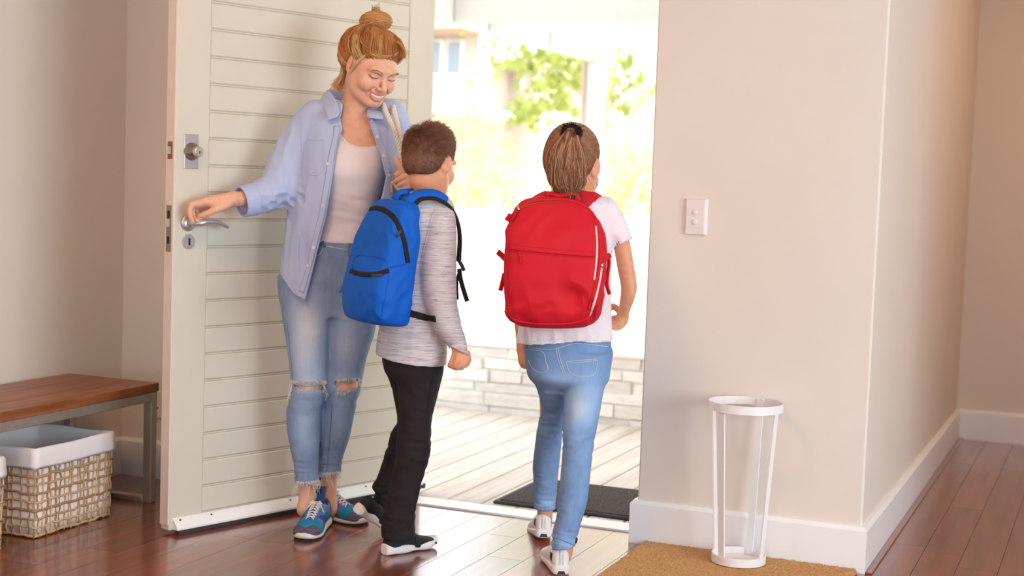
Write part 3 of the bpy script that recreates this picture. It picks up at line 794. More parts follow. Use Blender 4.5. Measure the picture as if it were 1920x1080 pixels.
def wav(seed, n=7, f=(1, 1, 1), lo=.6, hi=1.6):
    r = np.random.default_rng(seed); K = r.normal(0, 1, (n, 3)); K /= np.linalg.norm(K, axis=1)[:, None]; K *= r.uniform(lo, hi, (n, 1))*np.asarray(f, float); ph = r.uniform(0, 6.28, n)
    def g(Q):
        return sum(np.sin(K[i, 0]*Q[0]+K[i, 1]*Q[1]+K[i, 2]*Q[2]+ph[i]) for i in range(n))/math.sqrt(n)
    return g
def folds(seed, f, amp, sharp=True, mask=None):
    """cloth creases: ridged smooth noise; f is the wave number per axis (radians per metre)"""
    w1, w2 = wav(seed, 6, f), wav(seed+50, 5, np.asarray(f)*.5)
    def g(Q):
        v = w1(Q); v = (1-np.abs(v))*.8-.3 if sharp else v*.5
        v = v+.4*w2(Q)
        v = v*amp
        return -v*mask(Q) if mask is not None else -v
    return g
def bump_mask(c, r):
    return lambda Q: np.exp(-sum(((Q[i]-c[i])/r[i])**2 for i in range(3) if r[i] is not None))

class Fig:
    """a figure's own frame: x to the camera's right, y away from it, z up; px() turns a point of the photograph into that frame"""
    def __init__(s, base):
        s.b = np.array([base[0], base[1], 0.0]); s.r = _r0; s.f = np.array([math.sin(YAW), math.cos(YAW), 0]); s.rz = -YAW
        s.cam = np.array([(CAM-s.b)@s.r, (CAM-s.b)@s.f, CAM[2]])
    def ray(s, x, y):
        v = px_ray(x, y); return np.array([v@s.r, v@s.f, v[2]])
    def px(s, x, y, f=0.0):
        v = s.ray(x, y); return s.cam+v*((f-s.cam[1])/v[1])
    def pts(s, L): return [s.px(*q[:3]) for q in L]
    def rad(s, r, f=0.0): return r/F_PX*(f-s.cam[1])
    def tube(s, L, sc=(1, 1, 1), n=5):
        """L: rows (px, py, f, radius in px)"""
        return Tube(s.pts(L), [s.rad(q[3], q[2]) for q in L], sc, n)
    def loft(s, L, n=2.2, cap=.004, off=0.0):
        """L: rows (py, xl, xr, f, bf, bb[, n])"""
        R = []
        for q in L:
            a, b = s.px(q[1], q[0], q[3]), s.px(q[2], q[0], q[3]); c = .5*(a+b)
            R.append((c[2], c[0], q[3], .5*(b[0]-a[0])+off, q[4]+off, q[5]+off, q[6] if len(q) > 6 else n))
        return Loft(R, cap=cap)
    def zline(s, L, f=0.0):
        """pixel polyline -> (z, x) table for np.interp"""
        P = np.array([s.px(*q, f) for q in L]); P = P[np.argsort(P[:, 2])]; return P[:, 2], P[:, 0]
    def empty(s, name): return empty(name, s.b, s.rz)
    def place(s, o): o.location = s.b; o.rotation_euler = (0, 0, s.rz); return o
class Hit:
    """finds points of a finished surface along a line of sight, to lay seams, zips and buttons on it"""
    def __init__(s, fig, objs):
        V, Fq, o = [], [], 0
        for ob in objs:
            me = ob.data; v = np.empty(len(me.vertices)*3); me.vertices.foreach_get('co', v); v = v.reshape(-1, 3)
            V += [tuple(q) for q in v]; Fq += [tuple(i+o for i in p.vertices) for p in me.polygons]; o += len(v)
        s.t = BVHTree.FromPolygons(V, Fq); s.fig = fig
    def at(s, x, y, off=0.0):
        d = Vector(s.fig.ray(x, y)).normalized(); p, n, i, _ = s.t.ray_cast(Vector(s.fig.cam), d)
        if p is None: return None, None
        n = n.normalized(); 
        if n.dot(d) > 0: n = -n
        return np.array(p)+off*np.array(n), np.array(n)
    def line(s, L, off=0.0, step=4.0):
        P, N = [], []
        A = np.asarray(cr([(*q, 0) for q in L], 8))[:, :2]
        if len(L) == 2: A = np.linspace(L[0], L[1], 10)
        seg = np.linalg.norm(np.diff(A, axis=0), axis=1); t = np.concatenate([[0], np.cumsum(seg)]); k = max(int(t[-1]/step), 2); u = np.linspace(0, t[-1], k+1)
        for q in zip(np.interp(u, t, A[:, 0]), np.interp(u, t, A[:, 1])):
            p, n = s.at(q[0], q[1], off)
            if p is not None: P.append(p); N.append(n)
        P = np.array(P); N = np.array(N)
        if len(P) > 4:
            for _ in range(2): P[1:-1] = .25*P[:-2]+.5*P[1:-1]+.25*P[2:]
        return P, N
    def strip(s, name, L, w, mat, parent, off=.0005, ratio=.3, n=8, step=4.0):
        P, N = s.line(L, off, step)
        if len(P) < 2: return None
        return MB().tube(P, w, n, flat=(N, ratio)).build(name, mat, parent, True)
def strands(name, paths, r0, r1, mat, parent, tint=None, sides=3):
    """many thin tapering tubes in one mesh; paths: (N, K, 3)"""
    P = np.asarray(paths, float); N, K, _ = P.shape
    T = np.gradient(P, axis=1); T /= np.linalg.norm(T, axis=2, keepdims=True)+1e-9
    ref = rng.normal(0, 1, (N, 1, 3)); u = np.cross(T, ref); u /= np.linalg.norm(u, axis=2, keepdims=True)+1e-9; w = np.cross(T, u)
    r = np.linspace(0, 1, K)[None, :, None]; R = (np.asarray(r0).reshape(-1, 1, 1)*(1-r)+np.asarray(r1).reshape(-1, 1, 1)*r)
    V = np.stack([P+R*(math.cos(2*math.pi*j/sides)*u+math.sin(2*math.pi*j/sides)*w) for j in range(sides)], 2)
    idx = np.arange(N*K*sides).reshape(N, K, sides); Fs = []
    for j in range(sides):
        j2 = (j+1) % sides; Fs.append(np.stack([idx[:, :-1, j], idx[:, :-1, j2], idx[:, 1:, j2], idx[:, 1:, j]], -1).reshape(-1, 4))
    me = np_mesh(name, V.reshape(-1, 3), np.concatenate(Fs))
    t = rng.uniform(0, 1, N) if tint is None else np.asarray(tint, float)
    if len(me.vertices) == N*K*sides:
        a = me.attributes.new('tint', 'FLOAT', 'POINT'); a.data.foreach_set('value', np.repeat(t, K*sides).astype(np.float32))
    o = link_mesh(name, me, mat, parent); return o

# ------------------------------------------------------------------ materials of the people
def skin(name, base, lip):
    k = NT(name); n = k.noise(k.coord((1, 1, 1)), 60, 3); at = k.n('ShaderNodeAttribute', attribute_name='tint')
    c = np.array(base[:3]); b = k.ramp(n, [(.3, (*(c*.94), 1)), (.7, (*(c*1.05), 1))])
    k.l(k.mix(at.outputs['Fac'], b, lip), k.b.inputs['Base Color']); k.b.inputs['Roughness'].default_value = .48
    k.b.inputs['Subsurface Weight'].default_value = .12; k.b.inputs['Subsurface Radius'].default_value = (.012, .005, .003); k.b.inputs['Specular IOR Level'].default_value = .35
    return k.m
M['skin_w'] = skin('warm_skin', lin(232, 180, 152), lin(204, 118, 108))
M['skin_k'] = skin('tanned_skin', lin(226, 164, 128), lin(200, 116, 100))
def hair(name, cols, rough=.42):
    k = NT(name); at = k.n('ShaderNodeAttribute', attribute_name='tint'); n = k.noise(k.coord((1, 1, 1)), 40, 2)
    mx = k.n('ShaderNodeMath', operation='MULTIPLY_ADD'); mx.inputs[1].default_value = .35; k.l(n, mx.inputs[0]); k.l(at.outputs['Fac'], mx.inputs[2])
    k.l(k.ramp(mx.outputs[0], [(p, c) for p, c in zip(np.linspace(.1, 1.15, len(cols)).clip(0, 1), cols)]), k.b.inputs['Base Color'])
    k.b.inputs['Roughness'].default_value = rough; k.b.inputs['Specular IOR Level'].default_value = .4; return k.m
M['hair_w'] = hair('strawberry_blonde_hair', [lin(150, 88, 42), lin(192, 126, 66), lin(216, 158, 94), lin(240, 204, 150)])
M['hair_b'] = hair('short_brown_hair', [lin(116, 80, 62), lin(152, 108, 84), lin(188, 144, 116)])
M['hair_g'] = hair('light_brown_hair', [lin(88, 56, 40), lin(138, 90, 62), lin(184, 132, 96), lin(222, 182, 144)])
def cloth(name, col, var=.05, scale=300, rough=.85, bump=.15, sheen=.0, spec=.3, dist=.001):
    k = NT(name); c = np.array(col[:3]); v = k.coord((1, 1, 1)); n = k.noise(v, scale, 2); n2 = k.noise(v, 18, 3)
    a = k.ramp(n, [(.3, (*(c*(1-var)), 1)), (.7, (*np.minimum(c*(1+var), 1), 1))])
    k.l(k.mix(.5, a, k.ramp(n2, [(.3, (*(c*(1-var)), 1)), (.7, (*np.minimum(c*(1+var), 1), 1))])), k.b.inputs['Base Color'])
    k.b.inputs['Roughness'].default_value = rough; k.b.inputs['Specular IOR Level'].default_value = spec; k.bump(n, bump, dist)
    if sheen: k.b.inputs['Sheen Weight'].default_value = sheen
    return k.m
M['tank'] = cloth('white_ribbed_cotton', lin(242, 234, 234))
k = NT('pale_blue_chambray'); v = k.coord((1, 1, 1)); n = k.noise(k.coord((500, 500, 90)), 1, 2); n2 = k.noise(k.coord((90, 90, 500)), 1, 2); n3 = k.noise(v, 14, 3)
f_ = k.n('ShaderNodeMath', operation='ADD'); k.l(n, f_.inputs[0]); k.l(n2, f_.inputs[1])
k.l(k.mix(n3, k.ramp(f_.outputs[0], [(.35, lin(142, 162, 206)), (.68, lin(188, 200, 230))]), lin(176, 190, 224)), k.b.inputs['Base Color']); k.b.inputs['Roughness'].default_value = .85; k.bump(f_.outputs[0], .12, .001); M['chambray'] = k.m
def denim(name, dark, mid, light, s=1.0):
    k = NT(name); at = k.n('ShaderNodeAttribute', attribute_name='tint'); v = k.coord((1, 1, 1)); n = k.noise(v, 420, 2); w = k.noise(k.coord((160, 160, 14)), 1, 3); n3 = k.noise(v, 11, 4, .6)
    a1 = k.n('ShaderNodeMath', operation='MULTIPLY_ADD'); a1.inputs[1].default_value = .45; k.l(n3, a1.inputs[0]); k.l(at.outputs['Fac'], a1.inputs[2])
    a2 = k.n('ShaderNodeMath', operation='MULTIPLY_ADD'); a2.inputs[1].default_value = .22; k.l(w, a2.inputs[0]); k.l(a1.outputs[0], a2.inputs[2])
    a3 = k.n('ShaderNodeMath', operation='SUBTRACT'); a3.inputs[1].default_value = .33; k.l(a2.outputs[0], a3.inputs[0])
    k.l(k.ramp(a3.outputs[0], [(0, dark), (.45, mid), (1, light)]), k.b.inputs['Base Color']); k.b.inputs['Roughness'].default_value = .85; k.b.inputs['Specular IOR Level'].default_value = .25; k.bump(n, .25, .001); return k.m
M['denim_w'] = denim('washed_denim', lin(104, 124, 154), lin(154, 176, 208), lin(208, 214, 220))
M['denim_g'] = denim('light_blue_denim', lin(100, 132, 176), lin(146, 182, 226), lin(206, 220, 234))
M['thread'] = cloth('white_thread', lin(236, 232, 226)); M['stitch'] = cloth('pale_stitching', lin(206, 208, 212))
M['black_denim'] = cloth('black_denim', lin(40, 34, 36), .2, 350, .9, .2)
M['black_web'] = cloth('black_webbing', lin(34, 30, 29), .2, 500, .75, .3)
k = NT('grey_streaked_jersey'); v = k.coord((14, 14, 260)); n = k.noise(v, 1, 4, .62); n2 = k.noise(k.coord((22, 22, 420), rot=(.03, .02, 0)), 1, 3, .6); v3 = k.noise(k.coord((1, 1, 1)), 5, 2)
c1 = k.ramp(n, [(.34, lin(176, 170, 173)), (.6, lin(214, 208, 210))]); c2 = k.ramp(n2, [(.30, (1, 1, 1, 1)), (.39, (0, 0, 0, 1))])
k.l(k.mix(c2, c1, lin(84, 78, 86)), k.b.inputs['Base Color']); k.b.inputs['Roughness'].default_value = .9; k.bump(n, .1, .001); M['jersey'] = k.m
M['tee'] = cloth('white_tee_cotton', lin(240, 232, 236), .03, 260)
M['nylon_blue'] = cloth('blue_nylon', lin(0, 94, 200), .06, 900, .6, .12, spec=.25)
M['nylon_blue_dark'] = cloth('blue_nylon_pocket', lin(0, 84, 186), .06, 900, .6, .12, spec=.25)
M['canvas_red'] = cloth('red_canvas', lin(206, 22, 40), .06, 700, .7, .15)
M['rope'] = cloth('cream_cotton_rope', lin(232, 224, 210), .08, 200)
M['bag_dark'] = cloth('dark_tote_lining', lin(44, 42, 50), .2, 200); M['bag_cream'] = cloth('cream_tote_canvas', lin(196, 178, 156), .1, 300)
M['teeth'] = plain('tooth_enamel', lin(246, 240, 232), .25, var=.01); M['lash'] = plain('dark_lash', lin(96, 62, 50), .6); M['brow'] = plain('brown_brow', lin(170, 116, 80), .7)
M['button'] = plain('pearl_button', lin(226, 222, 222), .25); M['stone_ring'] = plain('turquoise_stone', lin(110, 160, 164), .2); M['silver'] = plain('silver_metal', lin(214, 210, 206), .25, 1.0)
M['sole_white'] = plain('white_rubber_sole', lin(236, 232, 230), .55, var=.02); M['sole_cream'] = plain('cream_foam_sole', lin(228, 220, 208), .6); M['outsole'] = plain('black_outsole', lin(36, 34, 38), .7)
M['shoe_blue'] = cloth('blue_mesh_upper', lin(78, 118, 178), .12, 300, .7, .3); M['shoe_teal'] = cloth('teal_suede', lin(0, 136, 172), .08, 260, .8, .2); M['shoe_grey'] = cloth('charcoal_suede', lin(92, 88, 104), .1, 260, .9, .2); M['shoe_navy'] = cloth('navy_mesh', lin(36, 74, 140), .12, 300, .75, .3)
M['shoe_black'] = cloth('black_knit_upper', lin(42, 40, 44), .15, 320, .8, .3); M['shoe_white'] = cloth('white_leather_upper', lin(240, 236, 238), .02, 200, .5, .05); M['patch_dark'] = cloth('dark_grey_patch', lin(66, 60, 62), .1, 300)
M['gold_band'] = plain('grey_velcro', lin(120, 118, 120), .6)
M['zip_white'] = plain('white_zip_teeth', lin(232, 214, 206), .5, var=.12, scale=400)
M['scrunchie'] = cloth('black_ruched_fabric', lin(36, 32, 34), .2, 200)

def rot(yaw=0, pitch=0, roll=0):
    """head frame: +x the figure's left seen from the front, -y forward, z up. yaw>0 turns the face to the camera's right, pitch>0 looks down"""
    return np.array(Matrix.Rotation(yaw, 3, 'Z') @ Matrix.Rotation(roll, 3, 'Y') @ Matrix.Rotation(pitch, 3, 'X'))
def head_ops(o, R, s=1.0, smile=False, ear=1.0, zs=1.0, crown=0.0):
    Z = np.array((1, 1, zs))
    P = lambda *p: np.asarray(o)+R@(np.array(p)*s*Z)
    E = lambda c, r, k=.02, op='add': (op, Ell(P(*c), np.array(r)*s*Z, R), k*s)
    T = lambda pts, r, k, op='add', sc=(1, 1, 1): (op, Tube([P(*p) for p in pts], np.array(r)*s, sc), k*s)
    ops = [E((0, .018, .038-crown*.4), (.075, .094, .083-crown*.8)), E((0, -.022, -.022), (.066, .068, .082), .03), E((0, -.03, -.07), (.05, .052, .044), .03), E((0, -.074, -.100), (.019, .017, .014), .025)]
    for sx in (-1, 1):
        ops += [E((sx*.036, -.064, -.034), (.026, .022, .024), .02), T([(sx*.058, .0, -.045), (sx*.046, -.03, -.085), (sx*.016, -.072, -.102)], [.016, .015, .013], .02)]
    ops += [E((0, -.080, .022), (.052, .016, .014), .02)]
    for sx in (-1, 1):
        ops += [E((sx*.031, -.098, -.001), (.019, .017, .0105), .012, 'sub'), E((sx*.031, -.0785, -.003), (.0155, .0125, .0115), .004),
                T([(sx*.016, -.0905, .0165), (sx*.032, -.0895, .0215), (sx*.050, -.079, .0165)], [.006, .006, .004], .008)]
    ops += [T([(0, -.088, .006), (0, -.0985, -.016), (0, -.1125, -.036)], [.0068, .0075, .0090], .010), E((0, -.106, -.041), (.0075, .009, .006), .006)]
    for sx in (-1, 1):
        ops += [E((sx*.0105, -.099, -.040), (.0070, .0095, .0075), .005), E((sx*.006, -.107, -.0495), (.0036, .006, .003), .002, 'sub')]
    if smile:
        up = [(-.034, -.0745, -.0535), (-.019, -.0905, -.0610), (0, -.0975, -.0625), (.019, -.0905, -.0610), (.034, -.0745, -.0535)]
        lw = [(-.033, -.0745, -.0550), (-.019, -.0885, -.0765), (0, -.0945, -.0825), (.019, -.0885, -.0765), (.033, -.0745, -.0550)]
        ops += [E((0, -.076, -.069), (.031, .019, .017), .012)]
        ops += [('sub', Tube([P(-.027, -.086, -.060), P(-.014, -.0965, -.0685), P(0, -.1005, -.0715), P(.014, -.0965, -.0685), P(.027, -.086, -.060)], np.array([.003, .0084, .0100, .0084, .003])*s), .003*s)]
        ops += [T(up, [.0028, .0036, .0038, .0036, .0028], .004), T(lw, [.003, .0052, .0062, .0052, .003], .004)]
        for sx in (-1, 1): ops += [E((sx*.043, -.0635, -.041), (.019, .018, .018), .014), T([(sx*.022, -.090, -.042), (sx*.036, -.079, -.058), (sx*.037, -.070, -.073)], [.0025, .003, .002], .005, 'sub')]
    else:
        ops += [T([(-.024, -.079, -.066), (0, -.094, -.0635), (.024, -.079, -.066)], [.003, .0055, .003], .006), T([(-.022, -.079, -.069), (0, -.092, -.0735), (.022, -.079, -.069)], [.003, .0065, .003], .006)]
    for sx in (-1, 1):     # ears: rim, bowl, lobe
        Re = R@np.array(Matrix.Rotation(sx*(.38 if ear == 1 else .6), 3, 'Z'))
        ops += [('add', Ell(P(sx*(.077+(ear-1)*.012), .012, -.004), np.array((.0075, .018*ear, .031))*s, Re), .008*s), ('sub', Ell(P(sx*(.077+(ear-1)*.012), .012, -.004)+Re@(np.array((sx*.0085, -.004, .003))*s), np.array((.0055, .0095, .018))*s, Re), .004*s), ('add', Ell(P(sx*.074, .004, -.032), np.array((.006, .008, .009))*s, Re), .006*s)]
    return ops
def limb(fig, L, k=.03, sc=(1, 1, 1)): return ('add', fig.tube(L, sc), k)
def shoe_frame(heel, toe, up=(0, 0, 1)):
    x = np.asarray(toe, float)-np.asarray(heel, float); L = np.linalg.norm(x); x /= L; u = np.asarray(up, float); u = u-(u@x)*x; u /= np.linalg.norm(u); return np.asarray(heel, float), np.stack([x, np.cross(u, x), u], 1), L
def make_shoe(fig, parent, heel, toe, up, style, name):
    """sneaker from heel to toe (both points on the sole); parts: upper (> overlays, laces ...), sole"""
    o, R, L = shoe_frame(heel, toe, up); s = L/.27; RR = np.stack([R[:, 1], R[:, 2], R[:, 0]], 1)     # loft frame: x lateral, y up, z along the shoe
    hi = 1.12 if style != 'runner' else 1.0
    up_rows = [(.004, 0, .05, .019, .034, .030), (.02, 0, .05, .030, .036, .044*hi), (.055, 0, .05, .034, .036, .048*hi), (.095, 0, .048, .0355, .034, .046), (.13, .001, .042, .039, .030, .040), (.165, .002, .034, .043, .024, .032), (.205, .003, .028, .0455, .02, .025), (.24, .002, .025, .040, .016, .020), (.262, 0, .022, .025, .012, .013), (.267, 0, .02, .012, .006, .008)]
    rows = [tuple(np.array(r[:6])*s)+(2.4,) for r in up_rows]
    W = lambda x, y, z: o+R@(np.array((x, y, z))*s)
    outer = Fld([('add', Loft(rows, o, RR, .004), 0)])
    open_ = Tube([W(.055, 0, .085), W(.055, 0, .13)], np.array([.0265, .034])*s)
    tongue_open = Tube([W(.075, 0, .095), W(.12, 0, .089)], np.array([.018, .012])*s)
    uf = Fld([('add', outer, 0), ('sub', open_, .006), ('sub', tongue_open, .006)])
    st = {'runner': ('shoe_blue', 'sole_cream'), 'boot': ('shoe_black', 'sole_white'), 'white': ('shoe_white', 'sole_white')}[style]
    upper = sdf_mesh('shoe_upper', uf, .0032*s, st[0], parent)
    thick = .026 if style == 'runner' else (.044 if style == 'boot' else .036)
    so = [(-.004, 0, thick*.5, .022, thick*.5, thick*.62), (.012, 0, thick*.5, .034, thick*.5, thick*.58), (.06, 0, thick*.5, .038, thick*.5, thick*.5), (.12, .001, thick*.48, .0405, thick*.46, thick*.45), (.19, .003, thick*.48, .048, thick*.46, thick*.42), (.235, .003, thick*.56, .044, thick*.44, thick*.42), (.262, .001, thick*.68, .03, thick*.38, thick*.42), (.274, 0, thick*.8, .012, thick*.25, thick*.35)]
    soF = Fld([('add', Loft([tuple(np.array(r)*s)+(3.2,) for r in so], o, RR, .004), 0)]+([('disp', lambda Q: .0012*np.sin(((Q[0]-o[0])*R[0, 0]+(Q[1]-o[1])*R[1, 0]+(Q[2]-o[2])*R[2, 0])*55/s), 0)] if style == 'boot' else []))
    sole = sdf_mesh('shoe_sole', soF, .0035*s, st[1], parent)
    def over(nm, mat, a, b, off=.0016, extra=None):
        """a patch of the upper, raised a little, between two planes across the shoe"""
        f = Fld([('add', Off(outer, off*s), 0), ('sub', Off(outer, -.002*s), 0), ('sub', open_, .004), ('sub', tongue_open, .004), ('int', Fn(lambda Q: np.maximum(a-loc_(Q, 0), loc_(Q, 0)-b), (0, 0, 0), (1, 1, 1)), 0)]+([('int', Fn(extra, (0, 0, 0), (1, 1, 1)), 0)] if extra else []))
        return sdf_mesh(nm, f, .003*s, mat, upper)
    loc_ = lambda Q, j: ((Q[0]-o[0])*R[0, j]+(Q[1]-o[1])*R[1, j]+(Q[2]-o[2])*R[2, j])/s
    if style == 'runner':
        over('toe_cap', 'shoe_grey', .222, .3, .0018, lambda Q: -(loc_(Q, 0)-.226-.02*np.cos(loc_(Q, 1)*70))*.7)
        over('toe_panel', 'shoe_teal', .19, .235, .0010, lambda Q: (.027-loc_(Q, 2))*0-1)
        over('side_panel', 'shoe_navy', .085, .17, .0010, lambda Q: np.maximum(.022-np.abs(loc_(Q, 1)), loc_(Q, 2)-.066))
        over('heel_counter', 'shoe_grey', -.01, .035, .0014)
        over('heel_panel', 'shoe_teal', .033, .075, .0010, lambda Q: loc_(Q, 2)-.05)
        over('mud_guard', 'shoe_grey', .15, .23, .0016, lambda Q: loc_(Q, 2)-.034+.012*np.cos(loc_(Q, 0)*60))
        sl = Loft([tuple(np.array((r[0], r[1], thick*.08, r[3]*.98, thick*.12, thick*.14))*s)+(3.2,) for r in so], o, RR, .002)
        sdf_mesh('outsole', Fld([('add', sl, 0)]), .0028*s, 'outsole', sole)
        to = MB(); a = W(.078, 0, .096); ax = R@np.array((-.35, 0, 1)); sd = R[:, 1]
        f = R@np.array((1, 0, .35))
        P4 = [a-sd*.021*s, a+sd*.021*s, a+sd*.024*s+ax*.048*s, a-sd*.024*s+ax*.048*s]; to.prism(P4, f*.006*s); tg = to.build('tongue', 'shoe_navy', upper)
        c = a+ax*.03*s+f*.0062*s; MB().disc(c, f, .0105*s, .0012*s, 20).build('emblem', 'outsole', tg)
        fr = MB(); 
        for q in ((-.021, 0, -.021, .046), (.021, 0, .021, .046), (-.021, .046, .021, .046)): fr.tube([a+sd*q[0]*s+ax*q[1]*s+f*.006*s, a+sd*q[2]*s+ax*q[3]*s+f*.006*s], .0022*s, 6)
        fr.build('tongue_binding', 'shoe_grey', tg)
        lc = MB()
        for i in range(7):
            x = .094+i*.0135; zt = np.interp(x, [r[0] for r in up_rows], [r[2]+r[5] for r in up_rows])
            w_ = .021-.0006*i
            for sg in (-1, 1):
                lc.tube([W(x, -w_*sg, zt-.0075), W(x+.002, -w_*.5*sg, zt+.0015), W(x+.006, 0, zt+.0045), W(x+.010, w_*.5*sg, zt-.0005), W(x+.0125, w_*sg, zt-.0105)], .0029*s, 6, flat=(R[:, 2], .55))
        lc.build('laces', 'thread', upper, True)
        bw = MB(); zt = .092
        for sg in (-1, 1):
            bw.tube([W(.1, 0, zt+.004), W(.108, sg*.012, zt+.010), W(.118, sg*.024, zt+.002), W(.112, sg*.014, zt+.004), W(.103, 0, zt+.004)], .0026*s, 6)
            bw.tube([W(.1, 0, zt+.004), W(.115, sg*.015, zt+.002), W(.13, sg*.034, zt-.022)], .0022*s, 6)
        bw.build('bow', 'thread', upper, True)
    elif style == 'boot':
        over('strap', 'shoe_black', .13, .158, .004, None)
        b = MB().tube([W(.128, -.030, .072), W(.158, -.034, .060)], .004*s, 6, flat=(R@np.array((0, -.6, .8)), .5)); b.build('strap_tab', 'gold_band', upper, True)
        over('heel_counter', 'shoe_black', -.01, .06, .0022, lambda Q: loc_(Q, 2)-.06+.25*loc_(Q, 0))
    else:
        over('heel_tab', 'shoe_white', -.01, .02, .0025, lambda Q: np.abs(loc_(Q, 1))-.009)
        for sg in (-1, 1):
            f = over('side_patch', 'patch_dark', .028, .062, .0016, lambda Q, sg=sg: np.maximum(-sg*loc_(Q, 1), np.maximum(.045-loc_(Q, 2)+.15*(loc_(Q, 0)-.045), loc_(Q, 2)-.074)))
        MB().prism([W(-.0045, -.016, .004), W(-.0045, .016, .004), W(-.0055, .011, .017), W(-.0055, -.011, .017)], R@np.array((.012*s, 0, 0))).build('heel_pad', 'patch_dark', sole)
        MB().tube([W(-.002, .006, .03), W(-.003, .005, .06), W(.004, .005, .085)], .0012*s, 6).build('seam', 'stitch', upper); MB().tube([W(-.002, -.006, .03), W(-.003, -.005, .06), W(.004, -.005, .085)], .0012*s, 6).build('seam', 'stitch', upper)
    return upper
def fading(rowsdef):
    """wash of a pair of jeans: list of (centre, radii, amount) in the figure's frame"""
    def f(V):
        t = np.full(len(V), .18)
        for c, r, a in rowsdef: t += a*np.exp(-(((V-np.asarray(c))/np.asarray(r))**2).sum(1))
        return t
    return f

# ================================================================== the woman at the door
W = Fig((-2.36, 4.22)); P = W.px
wr = W.empty('person'); tag(wr, 'smiling woman with blonde top knot in open pale blue shirt holding the door handle', 'person')
HR = rot(math.radians(37), math.radians(27), math.radians(4)); HO_ = P(698, 124, -.01); HS = 1.0
ZS = .93; HZ = np.array((1, 1, ZS)); hp_ = lambda *p: HO_+HR@(np.array(p)*HS*HZ)
torso_rows = [(206, 648, 692, .055, .05, .05), (220, 622, 716, .06, .062, .06), (238, 598, 734, .06, .082, .07), (262, 594, 734, .058, .098, .078), (300, 596, 728, .05, .116, .082), (325, 598, 722, .05, .118, .082), (350, 600, 714, .055, .106, .08), (385, 600, 702, .06, .094, .08), (420, 584, 694, .07, .095, .09), (452, 566, 690, .07, .10, .10)]
torso = W.loft(torso_rows, 2.3)
knee_r, knee_l = P(579, 722, .03), P(646, 722, .09)
handops = []
kn = [P(361, 384, -.122), P(363, 386, -.104), P(368, 389, -.088), (P(377, 391, -.074))]
wrist = P(436, 373, -.085)
for i, q in enumerate(kn):
    off = np.array([0, (-.014, -.005, .005, .014)[i], 0])
    handops.append(('add', Tube([wrist+off*.8, .5*(wrist+off+q)+np.array([0, 0, .004]), q], [.0155, .0145, .0105 - .001*(i == 3)]), .016))
fing = [[(361, 384, -.122, 5.6), (356, 393, -.128, 5.1), (357, 405, -.128, 4.7), (361.5, 418, -.122, 4.2)],
        [(363, 386, -.104, 5.6), (361, 396, -.110, 5.0), (365, 408, -.108, 4.6), (373, 417, -.103, 4.1)],
        [(368, 389, -.088, 5.3), (370, 399, -.094, 4.8), (374, 409, -.092, 4.4), (380, 417, -.088, 3.9)],
        [(377, 391, -.074, 4.7), (380, 400, -.078, 4.2), (384, 408, -.076, 3.9), (389, 414, -.072, 3.5)]]
handops.append(('add', Grp([W.tube(f) for f in fing], .0008), .004))
handops.append(('add', W.tube([(424, 384, -.112, 8.5), (407, 392, -.128, 7.2), (392, 399, -.134, 6.2), (383, 402.5, -.135, 5.6), (376, 405, -.133, 4.6)]), .012))
handops.append(('add', W.tube([(421, 379, -.098, 10), (404, 384, -.112, 8)]), .016))
armr = [(588, 224, .07, 22), (566, 262, .06, 20), (537, 318, .045, 20), (517, 358, .02, 18), (492, 369, -.01, 19), (462, 372, -.055, 15), (440, 373, -.08, 13)]
arml = [(728, 226, .07, 22), (748, 290, .08, 20), (768, 350, .07, 23), (775, 392, .02, 20), (770, 365, -.03, 16), (764, 340, -.05, 14)]
lhand = [[(776, 314, -.03, 6), (768, 316, -.052, 5.3), (755, 321, -.066, 5.1), (743, 327, -.062, 4.7), (740, 331, -.05, 4.3)],
         [(777, 324, -.03, 6), (770, 326, -.056, 5.3), (756, 332, -.071, 5.1), (744, 338, -.066, 4.8), (741, 341, -.052, 4.3)],
         [(777, 334, -.03, 6), (771, 336, -.054, 5.2), (760, 341, -.068, 4.9), (750, 346, -.062, 4.6), (747, 348, -.05, 4.2)],
         [(776, 343, -.03, 5.5), (771, 345, -.05, 4.7), (763, 348, -.06, 4.5), (756, 352, -.056, 4.2), (753, 354, -.046, 3.9)]]
